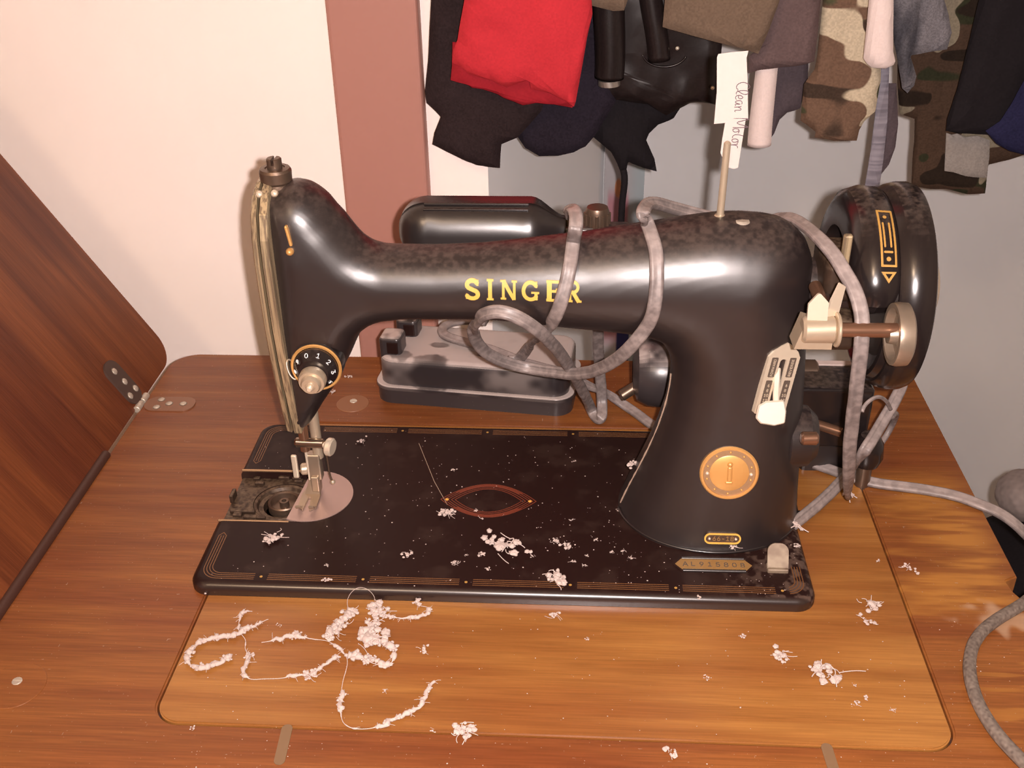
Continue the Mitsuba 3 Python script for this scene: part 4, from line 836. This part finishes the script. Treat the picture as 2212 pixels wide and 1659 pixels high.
# ------------------------------------------------------------------ hanging clothes
RY, RZ = .350, .74
def oy(px, py, y): return on_y(px, py, y - .015)
rodk = single('clothes_rod', rod([.055, RY, RZ + .0115], [X1 + .01, RY, RZ + .0115], .011), 'rod_metal', 'metal rod above the frame that carries the hanging clothes', 'clothes rod', 30)
bracket = rbox([.058, RY - .005, RZ + .004], [.070, WY + .002, RZ + .030], .002, 1)
part('rod_bracket', bracket, 'rod_metal', rodk)
def garment(name, label, catg, mat, poly, y, th=.014, fold=.004, ff=55.0, edge=.010, up=True, seed=0, parent=None, slant=0.0, pname=None, res=.006):
    y = y - .015; P = [on_y(a, b, y) for a, b in poly]; xy = [(q[0], q[2]) for q in P]
    if up:
        zt = max(q[1] for q in xy); n = len(xy)
        first, last = xy[0], xy[-1]
        xy = [(first[0], RZ)] + xy + [(last[0], RZ)]
    Pg = Polygon(xy).buffer(0)
    if Pg.geom_type != 'Polygon': Pg = max(Pg.geoms, key=lambda g: g.area)
    Pg = Pg.buffer(.0012).buffer(-.0012) if Pg.buffer(-.003).area > 0 else Pg
    if Pg.geom_type != 'Polygon': Pg = max(Pg.geoms, key=lambda g: g.area)
    m = mf(extr(Pg, 1.0).apply_scale([1, 1, .001])).refine_to_length(res); m = tm(m); v = V(m)
    ptsv = shapely.points(v[:, 0], v[:, 1]); d = shapely.distance(shapely.LineString(Pg.exterior.coords), ptsv)
    e = np.minimum(d / edge, 1); prof_ = np.sqrt(np.clip(1 - (1 - e) ** 2, 0, 1)); side = np.where(v[:, 2] > .0005, 1, -1)
    q3 = np.c_[v[:, 0] * ff, v[:, 1] * ff * .16, np.full(len(v), seed * 3.7)]
    fold = fold * 1.7; w = meshkit.fbm(q3, 3, seed) - .5; w2 = meshkit.fbm(np.c_[v[:, 0] * 45, v[:, 1] * 45, np.full(len(v), seed + .5)], 3, seed + 9) - .5
    k = np.clip((v[:, 1] - .36) / (RZ - .36), 0, 1); k = k * k * (3 - 2 * k) if up else 0 * k
    yy = y + slant * (v[:, 0] - Pg.centroid.x) + (RY - y) * k + (fold * 2.2 * w + fold * .9 * w2) * (1 - .8 * k) * np.where(side < 0, 1, .5)
    yy = yy + side * (th / 2) * prof_ * (1 - .35 * k) + side * .0004
    g = trimesh.Trimesh(np.c_[v[:, 0], yy, v[:, 1]], m.faces, process=False)
    if g.volume < 0: g.invert()
    if parent: return part(pname, g, mat, parent, True, label=label)
    kk = thing(name, label, catg); 
    scene[kk] = mikit.ply(g, mat, smooth=True); return kk
garment('dark_jacket', 'dark brown corduroy garment hanging at the left end behind the red cloth', 'jacket', 'cloth_darkbrown', [(932, 0), (925, 130), (918, 198), (922, 222), (952, 253), (938, 288), (934, 312), (965, 328), (1000, 345), (1030, 357), (1080, 362), (1081, 335), (1083, 312), (1118, 297), (1170, 240), (1200, 120), (1180, 0)], .378, .012, .003, 70, seed=1)
garment('navy_garment', 'very dark navy garment with a rounded hem below the red cloth', 'garment', 'cloth_navy', [(1090, 0), (1085, 200), (1100, 270), (1118, 297), (1135, 320), (1165, 337), (1205, 335), (1240, 328), (1265, 315), (1285, 293), (1330, 220), (1310, 0)], .392, .012, .003, 60, seed=2)
garment('black_shirt', 'black garment with a pointed flap hanging right of the navy hem', 'shirt', 'cloth_black', [(1230, 0), (1250, 240), (1282, 295), (1303, 312), (1320, 328), (1332, 352), (1341, 374), (1352, 374), (1357, 350), (1366, 354), (1390, 364), (1419, 372), (1414, 345), (1396, 304), (1402, 290), (1422, 270), (1455, 255), (1470, 232), (1490, 222), (1500, 150), (1480, 0)], .412, .012, .003, 60, seed=3)
cordbl = sweep(spline([oy(a, b, .412) for a, b in ((1346, 366), (1349, 395), (1345, 430), (1342, 475), (1338, 520))], 30), circ(.0028, 8), [0, -1, .1])
single('drawstring', cordbl, 'cloth_black', 'black string dangling from the black garment behind the arm', 'string', True)
rk = garment('red_cloth', 'bright red folded garment hanging in front of the dark jacket', 'garment', 'cloth_red', [(1003, 0), (992, 60), (988, 86), (979, 108), (977, 136), (984, 139), (993, 142), (1012, 160), (1040, 167), (1066, 173), (1096, 187), (1118, 178), (1143, 168), (1148, 190), (1188, 198), (1222, 213), (1240, 226), (1244, 215), (1256, 150), (1268, 80), (1280, 28), (1278, 0)], .344, .012, .0055, 28, seed=4, edge=.012)
garment(None, 'red folded under hem with its shade painted in', None, 'cloth_red_shaded', [(978, 90), (977, 140), (974, 171), (990, 175), (1012, 181), (1020, 188), (1048, 195), (1075, 205), (1090, 211), (1110, 217), (1130, 226), (1160, 222), (1195, 226), (1236, 234), (1244, 215), (1256, 150), (1262, 110), (1100, 90)], .3535, .008, .004, 50, seed=24, up=False, parent=rk, pname='hem_fold', edge=.005)
garment('tan_cloth', 'tan brown garment edge hanging above the shiny black sleeve', 'garment', 'cloth_khaki', [(1238, 0), (1262, 8), (1300, 18), (1325, 24), (1348, 22), (1356, 0)], .352, .010, .002, 50, seed=21)
lj = garment('leather_jacket', 'shiny black leather jacket hanging beside the red garment', 'jacket', 'leather_black', [(1278, 0), (1268, 120), (1285, 190), (1330, 215), (1400, 225), (1440, 250), (1470, 232), (1490, 222), (1516, 222), (1545, 226), (1560, 90), (1540, 0)], .394, .012, .003, 50, seed=5)
sv = spline([oy(a, b, .372) for a, b in ((1316, -330), (1316, 40), (1318, 110), (1316, 168))], 40)
part('sleeve', sweep(sv, circ(.0125, 20), [0, -1, .1], np.linspace(1.0, .9, 40)), 'leather_black', lj, True)
part('sleeve_buckle', sweep(np.array([oy(1316, 172, .372), oy(1316, 184, .372)]), circ(.0085, 16), [0, -1, .1]), 'rod_metal', lj, 30)
part('seam', sweep(spline([oy(a, b, .386) for a, b in ((1388, 118), (1400, 135), (1425, 144), (1460, 140), (1482, 122))], 30), circ(.0009, 6), [0, -1, .1]), 'leather_black', lj, True)
part('sleeve', sweep(spline([oy(a, b, .382) for a, b in ((1405, -330), (1406, 0), (1416, 60), (1424, 130))], 30), circ(.0085, 16), [0, -1, .1]), 'leather_black', lj, True)
for a, b in ((1463, 104), (1539, 190)):
    part('stud', trimesh.creation.icosphere(subdivisions=2, radius=.0016).apply_translation(oy(a, b, .387)), 'nickel_bright', lj, True)
garment('khaki_garment', 'olive khaki garment with a slanted hem above the paper tag', 'garment', 'cloth_khaki', [(1436, 0), (1431, 58), (1450, 64), (1500, 78), (1560, 95), (1600, 104), (1638, 116), (1662, 60), (1684, 0)], .360, .012, .003, 35, seed=6)
garment('mauve_shirt', 'brownish mauve shirt hanging right of the khaki garment', 'shirt', 'cloth_mauve', [(1660, 0), (1645, 100), (1618, 122), (1616, 158), (1640, 150), (1675, 146), (1720, 140), (1757, 130), (1766, 60), (1772, 0)], .378, .012, .0035, 55, seed=7)
garment('slate_trousers', 'dark grey mauve trousers showing below the mauve shirt', 'trousers', 'cloth_slate', [(1668, 0), (1664, 140), (1660, 230), (1655, 312), (1672, 288), (1684, 258), (1700, 242), (1728, 234), (1745, 180), (1752, 0)], .410, .010, .003, 60, seed=8)
sv = spline([oy(a, b, .388) for a, b in ((1668, -330), (1664, 60), (1655, 160), (1646, 240), (1640, 312))], 50)
single('hanging_sleeve', sweep(sv, circ(.0095, 20), [0, -1, .1], np.linspace(.7, 1.0, 50)), 'cloth_white', 'white sleeve hanging as a round tube between the tag and the camouflage trousers', 'sleeve', True)
garment('camouflage_trousers', 'tan and green camouflage trousers with a cargo flap beside the white sleeve', 'trousers', 'cloth_camo', [(1778, 0), (1766, 118), (1760, 150), (1737, 182), (1730, 262), (1745, 272), (1762, 285), (1760, 297), (1800, 304), (1850, 303), (1856, 280), (1866, 262), (1890, 240), (1902, 170), (1900, 0)], .384, .012, .002, 40, seed=9, edge=.006)
garment('white_sleeve', 'white shirt sleeve with a cuff hanging over the camouflage trousers', 'sleeve', 'cloth_white', [(1877, 0), (1872, 60), (1868, 100), (1865, 126), (1872, 137), (1882, 145), (1912, 148), (1930, 140), (1934, 132), (1929, 110), (1930, 0)], .356, .014, .001, 40, seed=10, edge=.0085)
garment('denim_jacket', 'faded blue grey denim garment right of the white sleeve', 'jacket', 'cloth_denim', [(1926, 0), (1930, 90), (1936, 118), (1948, 190), (1960, 201), (1975, 185), (1980, 165), (1966, 120), (1990, 116), (2010, 112), (2045, 106), (2055, 70), (2048, 30), (2040, 0)], .372, .012, .004, 60, seed=11)
bel = garment('fabric_belt', 'long blue grey belt dangling down to the hand wheel', 'belt', 'belt_blue', [(1903, 0), (1902, 150), (1896, 190), (1890, 250), (1880, 330), (1867, 408), (1899, 408), (1908, 345), (1917, 262), (1921, 150), (1922, 0)], .392, .003, .0008, 30, seed=12, edge=.003)
garment(None, None, None, 'cloth_slate', [(1920, 180), (1914, 265), (1906, 350), (1903, 376), (1920, 355), (1934, 318), (1940, 268), (1936, 180)], .399, .003, .0008, 30, seed=13, edge=.003, up=False, parent=bel, pname='belt_end')
ct = garment('dark_camouflage_trousers', 'dark camouflage trousers with a pale grey patch behind the black trousers', 'trousers', 'cloth_camo_dark', [(1940, 0), (1938, 180), (1943, 245), (1976, 256), (1975, 300), (1971, 350), (1969, 402), (2010, 407), (2045, 408), (2090, 419), (2128, 418), (2134, 356), (2180, 345), (2212, 335), (2260, 325), (2260, 0)], .425, .010, .002, 40, seed=14, edge=.006)
garment(None, 'pale grey fabric patch', None, 'cloth_grey', [(2044, 287), (2056, 291), (2068, 288), (2085, 296), (2112, 293), (2138, 303), (2137, 340), (2131, 384), (2110, 383), (2085, 380), (2060, 372), (2040, 369)], .4155, .003, .0006, 40, seed=15, edge=.002, up=False, parent=ct, pname='patch')
garment('black_trousers', 'black trousers hanging at the right edge over the dark camouflage', 'trousers', 'cloth_black', [(2116, 0), (2085, 130), (2068, 195), (2046, 258), (2044, 283), (2070, 288), (2100, 290), (2150, 292), (2200, 270), (2280, 240), (2290, 0)], .394, .012, .003, 50, seed=16)
garment('navy_trousers', 'deep navy blue garment at the far right edge below the black trousers', 'garment', 'cloth_deepblue', [(2230, 0), (2215, 170), (2185, 225), (2160, 262), (2130, 284), (2152, 310), (2180, 326), (2212, 335), (2280, 340), (2290, 0)], .376, .012, .003, 50, seed=17)
pz = oy(2095, 20, .43)

# ------------------------------------------------------------------ things behind the table
pa, pb2 = on_y(1308, 290, CY - .01), on_y(1396, 290, CY - .01); zt, zb = pa[2], on_y(1350, 800, CY - .01)[2]
pm = trimesh.creation.box(bounds=[[pa[0], CY - .016, Z0], [pb2[0], CY - .004, zt]])
bxv = np.array([[pa[0], CY - .016, zb], [pb2[0], CY - .016, zb], [pb2[0], CY - .016, zt], [pa[0], CY - .016, zt]])
ps = thing('picture_board', 'narrow upright picture board with a pink figure leaning on the closet wall behind the arm', 'picture')
part('board', pm, 'wall_grey', ps)
pf = trimesh.Trimesh(bxv - [0, .0006, 0], [[0, 1, 2], [0, 2, 3]], process=False)
part('print', pf, 'poster_print', ps, uv=np.array([[0, 0], [1, 0], [1, 1], [0, 1.0]]))
# dark bag and cushion on a stool right of the table
def blob(c, r, seed, amp=.12, sub=4):
    m = trimesh.creation.icosphere(subdivisions=sub); v = V(m); f = 1 + amp * (meshkit.fbm(v * 2.2 + seed, 3, seed) - .5) * 2
    m.vertices = np.asarray(c) + v * f[:, None] * np.asarray(r); return m
b1 = on_y(2270, 1215, .30)
bag_ = blob([.640, .16, -.245], [.130, .21, .13], 3, .06); bag_.vertices[:, 2] = np.maximum(bag_.vertices[:, 2], -.3515)
single('dark_bag', bag_, 'cloth_black', 'soft black bag beside the right edge of the table', 'bag', True)
single('grey_bundle', blob([.614, .285, -.122], [.026, .026, .021], 8, .08), 'bag_grey', 'rounded grey cloth bundle on the black bag right of the table', 'bundle', True)
stool = thing('low_stool', 'plain dark stool under the black bag right of the table', 'stool')
part('seat', rbox([.53, 0.0, -.385], [.80, .36, -.352], .006, 1), 'wood_lid', stool)
for xa in (.55, .76):
    for ya in (.01, .32): part('leg', rbox([xa, ya, Z0], [xa + .03, ya + .03, -.385], .003, 1), 'wood_lid', stool)

# ------------------------------------------------------------------ lint
rs = np.random.default_rng(5)
def tuft(size, seed, elong=1.0, ang=0.0, n=7):
    r = np.random.default_rng(seed); ms = []
    for k in range(2 * n + 2):
        c = np.clip(r.normal(size=3), -1.7, 1.7) * [size * .34 * elong, size * .34 / math.sqrt(elong), size * .06]; rad = size * r.uniform(.08, .22)
        m = trimesh.creation.icosphere(subdivisions=2); v = V(m)
        f = 1 + .9 * (meshkit.fbm(v * 2.6 + k * 9 + seed, 3, seed) - .5) * 1.6
        m.vertices = v * f[:, None] * [rad, rad, rad * .62] + c; ms.append(m)
    for k in range(int(n * 1.5)):
        a = r.normal(size=3) * [size * .3, size * .3, size * .06]; d = r.normal(size=3) * [1, 1, .3] * size * .4
        ms.append(sweep(spline([a, a + d * .5 + r.normal(size=3) * size * .08, a + d], 6), circ(size * .022 + .00008, 4), [.1, .2, 1]))
    m = cat(*ms); c, s = math.cos(ang), math.sin(ang); v = V(m); m.vertices = np.c_[v[:, 0] * c - v[:, 1] * s, v[:, 0] * s + v[:, 1] * c, v[:, 2] - v[:, 2].min()]
    return m
MM = 0.74 / 3.45e3
bed_l = [(590, 1168, 34, 1.5, .7), (968, 1112, 26, 1.6, .1), (1095, 1186, 58, 2.2, -.5), (1205, 1253, 44, 1, 0), (880, 1201, 22, 1.2, .6), (1040, 1199, 16, 1, 0), (982, 1217, 18, 1, .5), (1225, 1181, 22, 1.8, .1), (1199, 1171, 16, 1.4, -.6), (1233, 1125, 11, 1.4, 0), (1287, 1167, 10, 1, 0), (1056, 1231, 12, 1, 0), (705, 1255, 15, 1.6, .3), (1239, 1215, 10, 1, 0), (1262, 1222, 10, 1, 0), (1268, 1200, 9, 1, 0), (1323, 1194, 11, 1, 0), (1346, 1191, 11, 1, 0), (1363, 1207, 11, 1, 0), (1335, 1103, 10, 1, 0), (980, 1016, 12, 1.6, .6), (1239, 997, 9, 1.4, .5), (1030, 1104, 11, 1.4, .3), (1040, 1121, 10, 1, 0), (1723, 1180, 14, 1.2, -.4), (1586, 1183, 18, 1, 0), (1008, 1200, 8, 1, 0), (1151, 1202, 10, 1, 0), (780, 955, 18, 3, 1.1), (1510, 1291, 12, 1, 0), (705, 1222, 9, 1, 0)]
tab_l = [(1884, 1316, 36, 1.1, .9), (1873, 1345, 24, 1.8, -.8), (1687, 1418, 32, 1.4, 1.4), (1780, 1464, 52, 1.2, -.1), (1965, 1232, 24, 1.8, -.9), (1001, 1582, 38, 1.1, .4), (917, 1406, 18, 1.8, 1.4), (1199, 1333, 17, 1.3, 0), (1605, 1376, 14, 1, 0), (1527, 1465, 12, 1.4, -.8), (1847, 1521, 13, 1.3, 0), (1872, 1509, 13, 1, 0), (1927, 1535, 10, 1, 0), (1268, 1380, 9, 1, 0), (1897, 1212, 10, 1, 0), (753, 815, 15, 1.4, .4), (716, 848, 20, 1, 0), (1448, 1630, 24, 2, -.7), (447, 1278, 28, 1.4, -.5), (2104, 1438, 10, 1, 0), (1846, 1482, 8, 1, 0), (935, 1190 + 390, 10, 1, 0), (832, 1493, 10, 1, 0), (417, 1573, 9, 1, 0), (602, 1352, 9, 1.5, -.4)]
where = {'bed': 'on the black machine bed', 'table': 'on the wooden table'}
big = {0: 'white lint tuft on the bed left of centre, below the needle plate', 1: 'white lint tuft just below the left end of the eye shaped ornament', 2: 'largest ragged white lint tuft on the black bed', 3: 'white lint tuft on the front edge lines of the bed'}
bigt = {0: 'ragged lint tuft right of the bed near the panel groove', 2: 'egg shaped lint tuft in front of the bed on the right', 3: 'largest spread lint tuft on the panel front right', 4: 'lint shred on the worn patch right of the panel groove', 5: 'lint tuft on the front panel groove at the bottom centre', 18: 'lint caught at the front left corner of the bed'}
for i, (px, py, s, el, an) in enumerate(bed_l):
    o = on_z(px, py, BT)
    if 1586 == px: o = hit(px, py, .0004); 
    m = tuft(s * MM, 100 + i, el, an, 9 if s > 25 else 5 if s > 13 else 3).apply_translation(o)
    if i in big: single('lint_tuft', m, 'lint', big[i], 'lint', True)
    else:
        reg = 'foot of the pillar' if px > 1500 else 'pillar side of the eye ornament' if px > 1215 else 'space below the eye ornament' if px > 960 and py > 1090 else 'left half of the bed'
        single('lint_tuft', m, 'lint', f'small white speck of lint on the black bed, {reg}', 'lint', True, group=f'small lint specks, {reg}')
for i, (px, py, s, el, an) in enumerate(tab_l):
    m = tuft(s * MM, 300 + i, el, an, 9 if s > 25 else 5 if s > 13 else 3).apply_translation(on_z(px, py, 0))
    if i in bigt: single('lint_tuft', m, 'lint', bigt[i], 'lint', True)
    else:
        reg = 'behind the needle' if py < 900 else 'front left around the linty thread' if px < 1000 else 'front middle of the panel' if px < 1560 else 'right end of the panel'
        single('lint_tuft', m, 'lint', f'small white speck of lint on the wooden table, {reg}', 'lint', True, group=f'small table lint specks, {reg}')
pe = hit(1374, 1002, .001)
if pe is None: pe = on_y(1374, 1002, YC)
single('lint_tuft', tuft(.006, 77, 1.4, .9, 6).apply_translation(pe - [.001, 0, .002]), 'lint', 'white lint tuft clinging to the left edge of the pillar', 'lint', True)
# lint threads on the front panel
def lthread(L, lint=.0016, seed=0, thr=.42, n=90):
    p = spline([on_z(a, b, .0012) for a, b in L], n); s = np.arange(n) / n * len(L)
    f = np.clip((meshkit.fbm(np.c_[s * .9, s * 0 + seed, s * 0], 3, seed) - thr) * 5, 0, 1); f2 = meshkit.noise(np.c_[s * 7, s * 0, s * 0 + seed], seed)
    r = .00022 + lint * f * (.45 + .8 * f2)
    p = p + np.c_[(meshkit.noise(np.c_[s * 5, s * 0 + 3, s * 0], seed) - .5) * .0022 * f, (meshkit.noise(np.c_[s * 5, s * 0 + 8, s * 0], seed) - .5) * .0022 * f, r * .55]
    ms = [sweep(p, circ(1.0, 7), [.1, .1, 1], r)]; rr = np.random.default_rng(seed)
    for i in np.nonzero(f > .3)[0]:
        for _ in range(2):
            m = trimesh.creation.icosphere(subdivisions=1); v = V(m); m.vertices = p[i] + rr.normal(size=3) * r[i] * [.55, .55, .2] + v * (1 + .9 * (meshkit.noise(v * 2.5 + i, seed) - .5)[:, None]) * r[i] * rr.uniform(.35, .8) * [1, 1, .7]; ms.append(m)
        d = rr.normal(size=3) * [1, 1, .2] * .0018; ms.append(sweep(np.array([p[i], p[i] + d * .5 + [0, 0, .0004], p[i] + d]), circ(.00016, 4), [.1, .1, 1]))
    return cat(*ms)
lt = thing('linty_thread', 'curling white thread with clumps of lint on the panel in front of the machine', 'thread')
TH_ = [[(545, 1321), (525, 1326), (516, 1346), (518, 1366), (530, 1383), (530, 1403), (538, 1418), (530, 1444), (538, 1466), (568, 1467), (602, 1466), (653, 1459), (673, 1457), (703, 1437), (737, 1420)],
       [(498, 1417), (481, 1430), (450, 1442), (424, 1444), (408, 1429), (413, 1403), (437, 1386), (467, 1378), (498, 1375), (521, 1366), (545, 1356), (568, 1343), (580, 1338)],
       [(565, 1388), (616, 1378), (643, 1375), (676, 1381), (707, 1385), (730, 1400), (747, 1417), (750, 1437), (742, 1467), (737, 1504), (737, 1535), (740, 1558), (757, 1572), (798, 1574), (831, 1565), (865, 1548), (895, 1538), (919, 1504), (939, 1474)],
       [(717, 1380), (713, 1366), (730, 1349), (751, 1333), (757, 1319)],
       [(818, 1302), (815, 1326), (831, 1333), (808, 1349), (798, 1366), (781, 1370), (798, 1390), (821, 1386), (838, 1397), (852, 1403), (853, 1417), (840, 1436), (821, 1437), (798, 1430), (774, 1420), (754, 1417)],
       [(838, 1333), (872, 1336), (906, 1333), (929, 1322), (922, 1312), (902, 1306), (906, 1295), (916, 1294)]]
for L, li, sd, th_ in zip(TH_, (.0011, .0014, .0011, .0016, .0019, .0009), (1, 2, 3, 4, 5, 6), (.42, .22, .40, .15, .34, .30)):
    part('strand', lthread(L, li, sd, th_, 26 + 6 * len(L)), 'lint', lt, True)
for (a, b, s) in ((809, 1318, 30), (825, 1330, 30), (806, 1352, 28), (812, 1385, 44), (795, 1378, 30), (755, 1328, 26), (735, 1352, 26), (725, 1370, 24), (673, 1457, 26), (538, 1418, 18), (800, 1428, 26), (640, 1375, 20)):
    part('lint_clump', tuft(s * MM * 1.1, a + b, 1.1, .5, 8).apply_translation(on_z(a, b, 0)), 'lint', lt, True)
hair = sweep(spline([on_z(757, 1319, .002)] + [on_z(a, b, z) for a, b, z in ((751, 1295, .004), (764, 1275, .010), (781, 1269, .012), (801, 1279, .010), (809, 1299, .003))], 40), circ(.00018, 4), [.1, .1, 1])
part('strand', hair, 'lint', lt, True)
# fine dust specks
def specks(n, area, z, seed, big=.0007):
    r = np.random.default_rng(seed); base_ = trimesh.creation.icosphere(subdivisions=0); vs, fs, k = [], [], 0
    for x, y in area(r, n):
        s = r.uniform(.35, 1) * big * r.uniform(.4, 1); v = V(base_) * [s, s * r.uniform(.6, 1), s * .5] + [x, y, z + s * .2]; vs.append(v); fs.append(base_.faces + k); k += 12
    return trimesh.Trimesh(np.vstack(vs), np.vstack(fs), process=False)
def bed_area(r, n):
    out = []
    while len(out) < n:
        x, y = r.uniform(.01, .365), r.uniform(.004, .170)
        if .257 < x < .372 and ((x - .3155) / .06) ** 2 + ((y - YC) / .052) ** 2 < 1: continue
        if x < .086 and .059 < y < .119: continue
        if r.uniform() < .25 + .75 * (x / .37) * (1 - y / .25): out.append((x, y))
    return out
single('bed_dust', specks(420, bed_area, BT, 21, .00062), 'lint', 'fine pale dust specks scattered over the black machine bed', 'dust', kind='stuff')
single('table_dust', specks(260, lambda r, n: np.c_[r.uniform(.02, .47, n), r.uniform(-.13, -.004, n)], 0, 22, .00055), 'lint', 'fine pale dust specks scattered over the wooden table front', 'dust', kind='stuff')
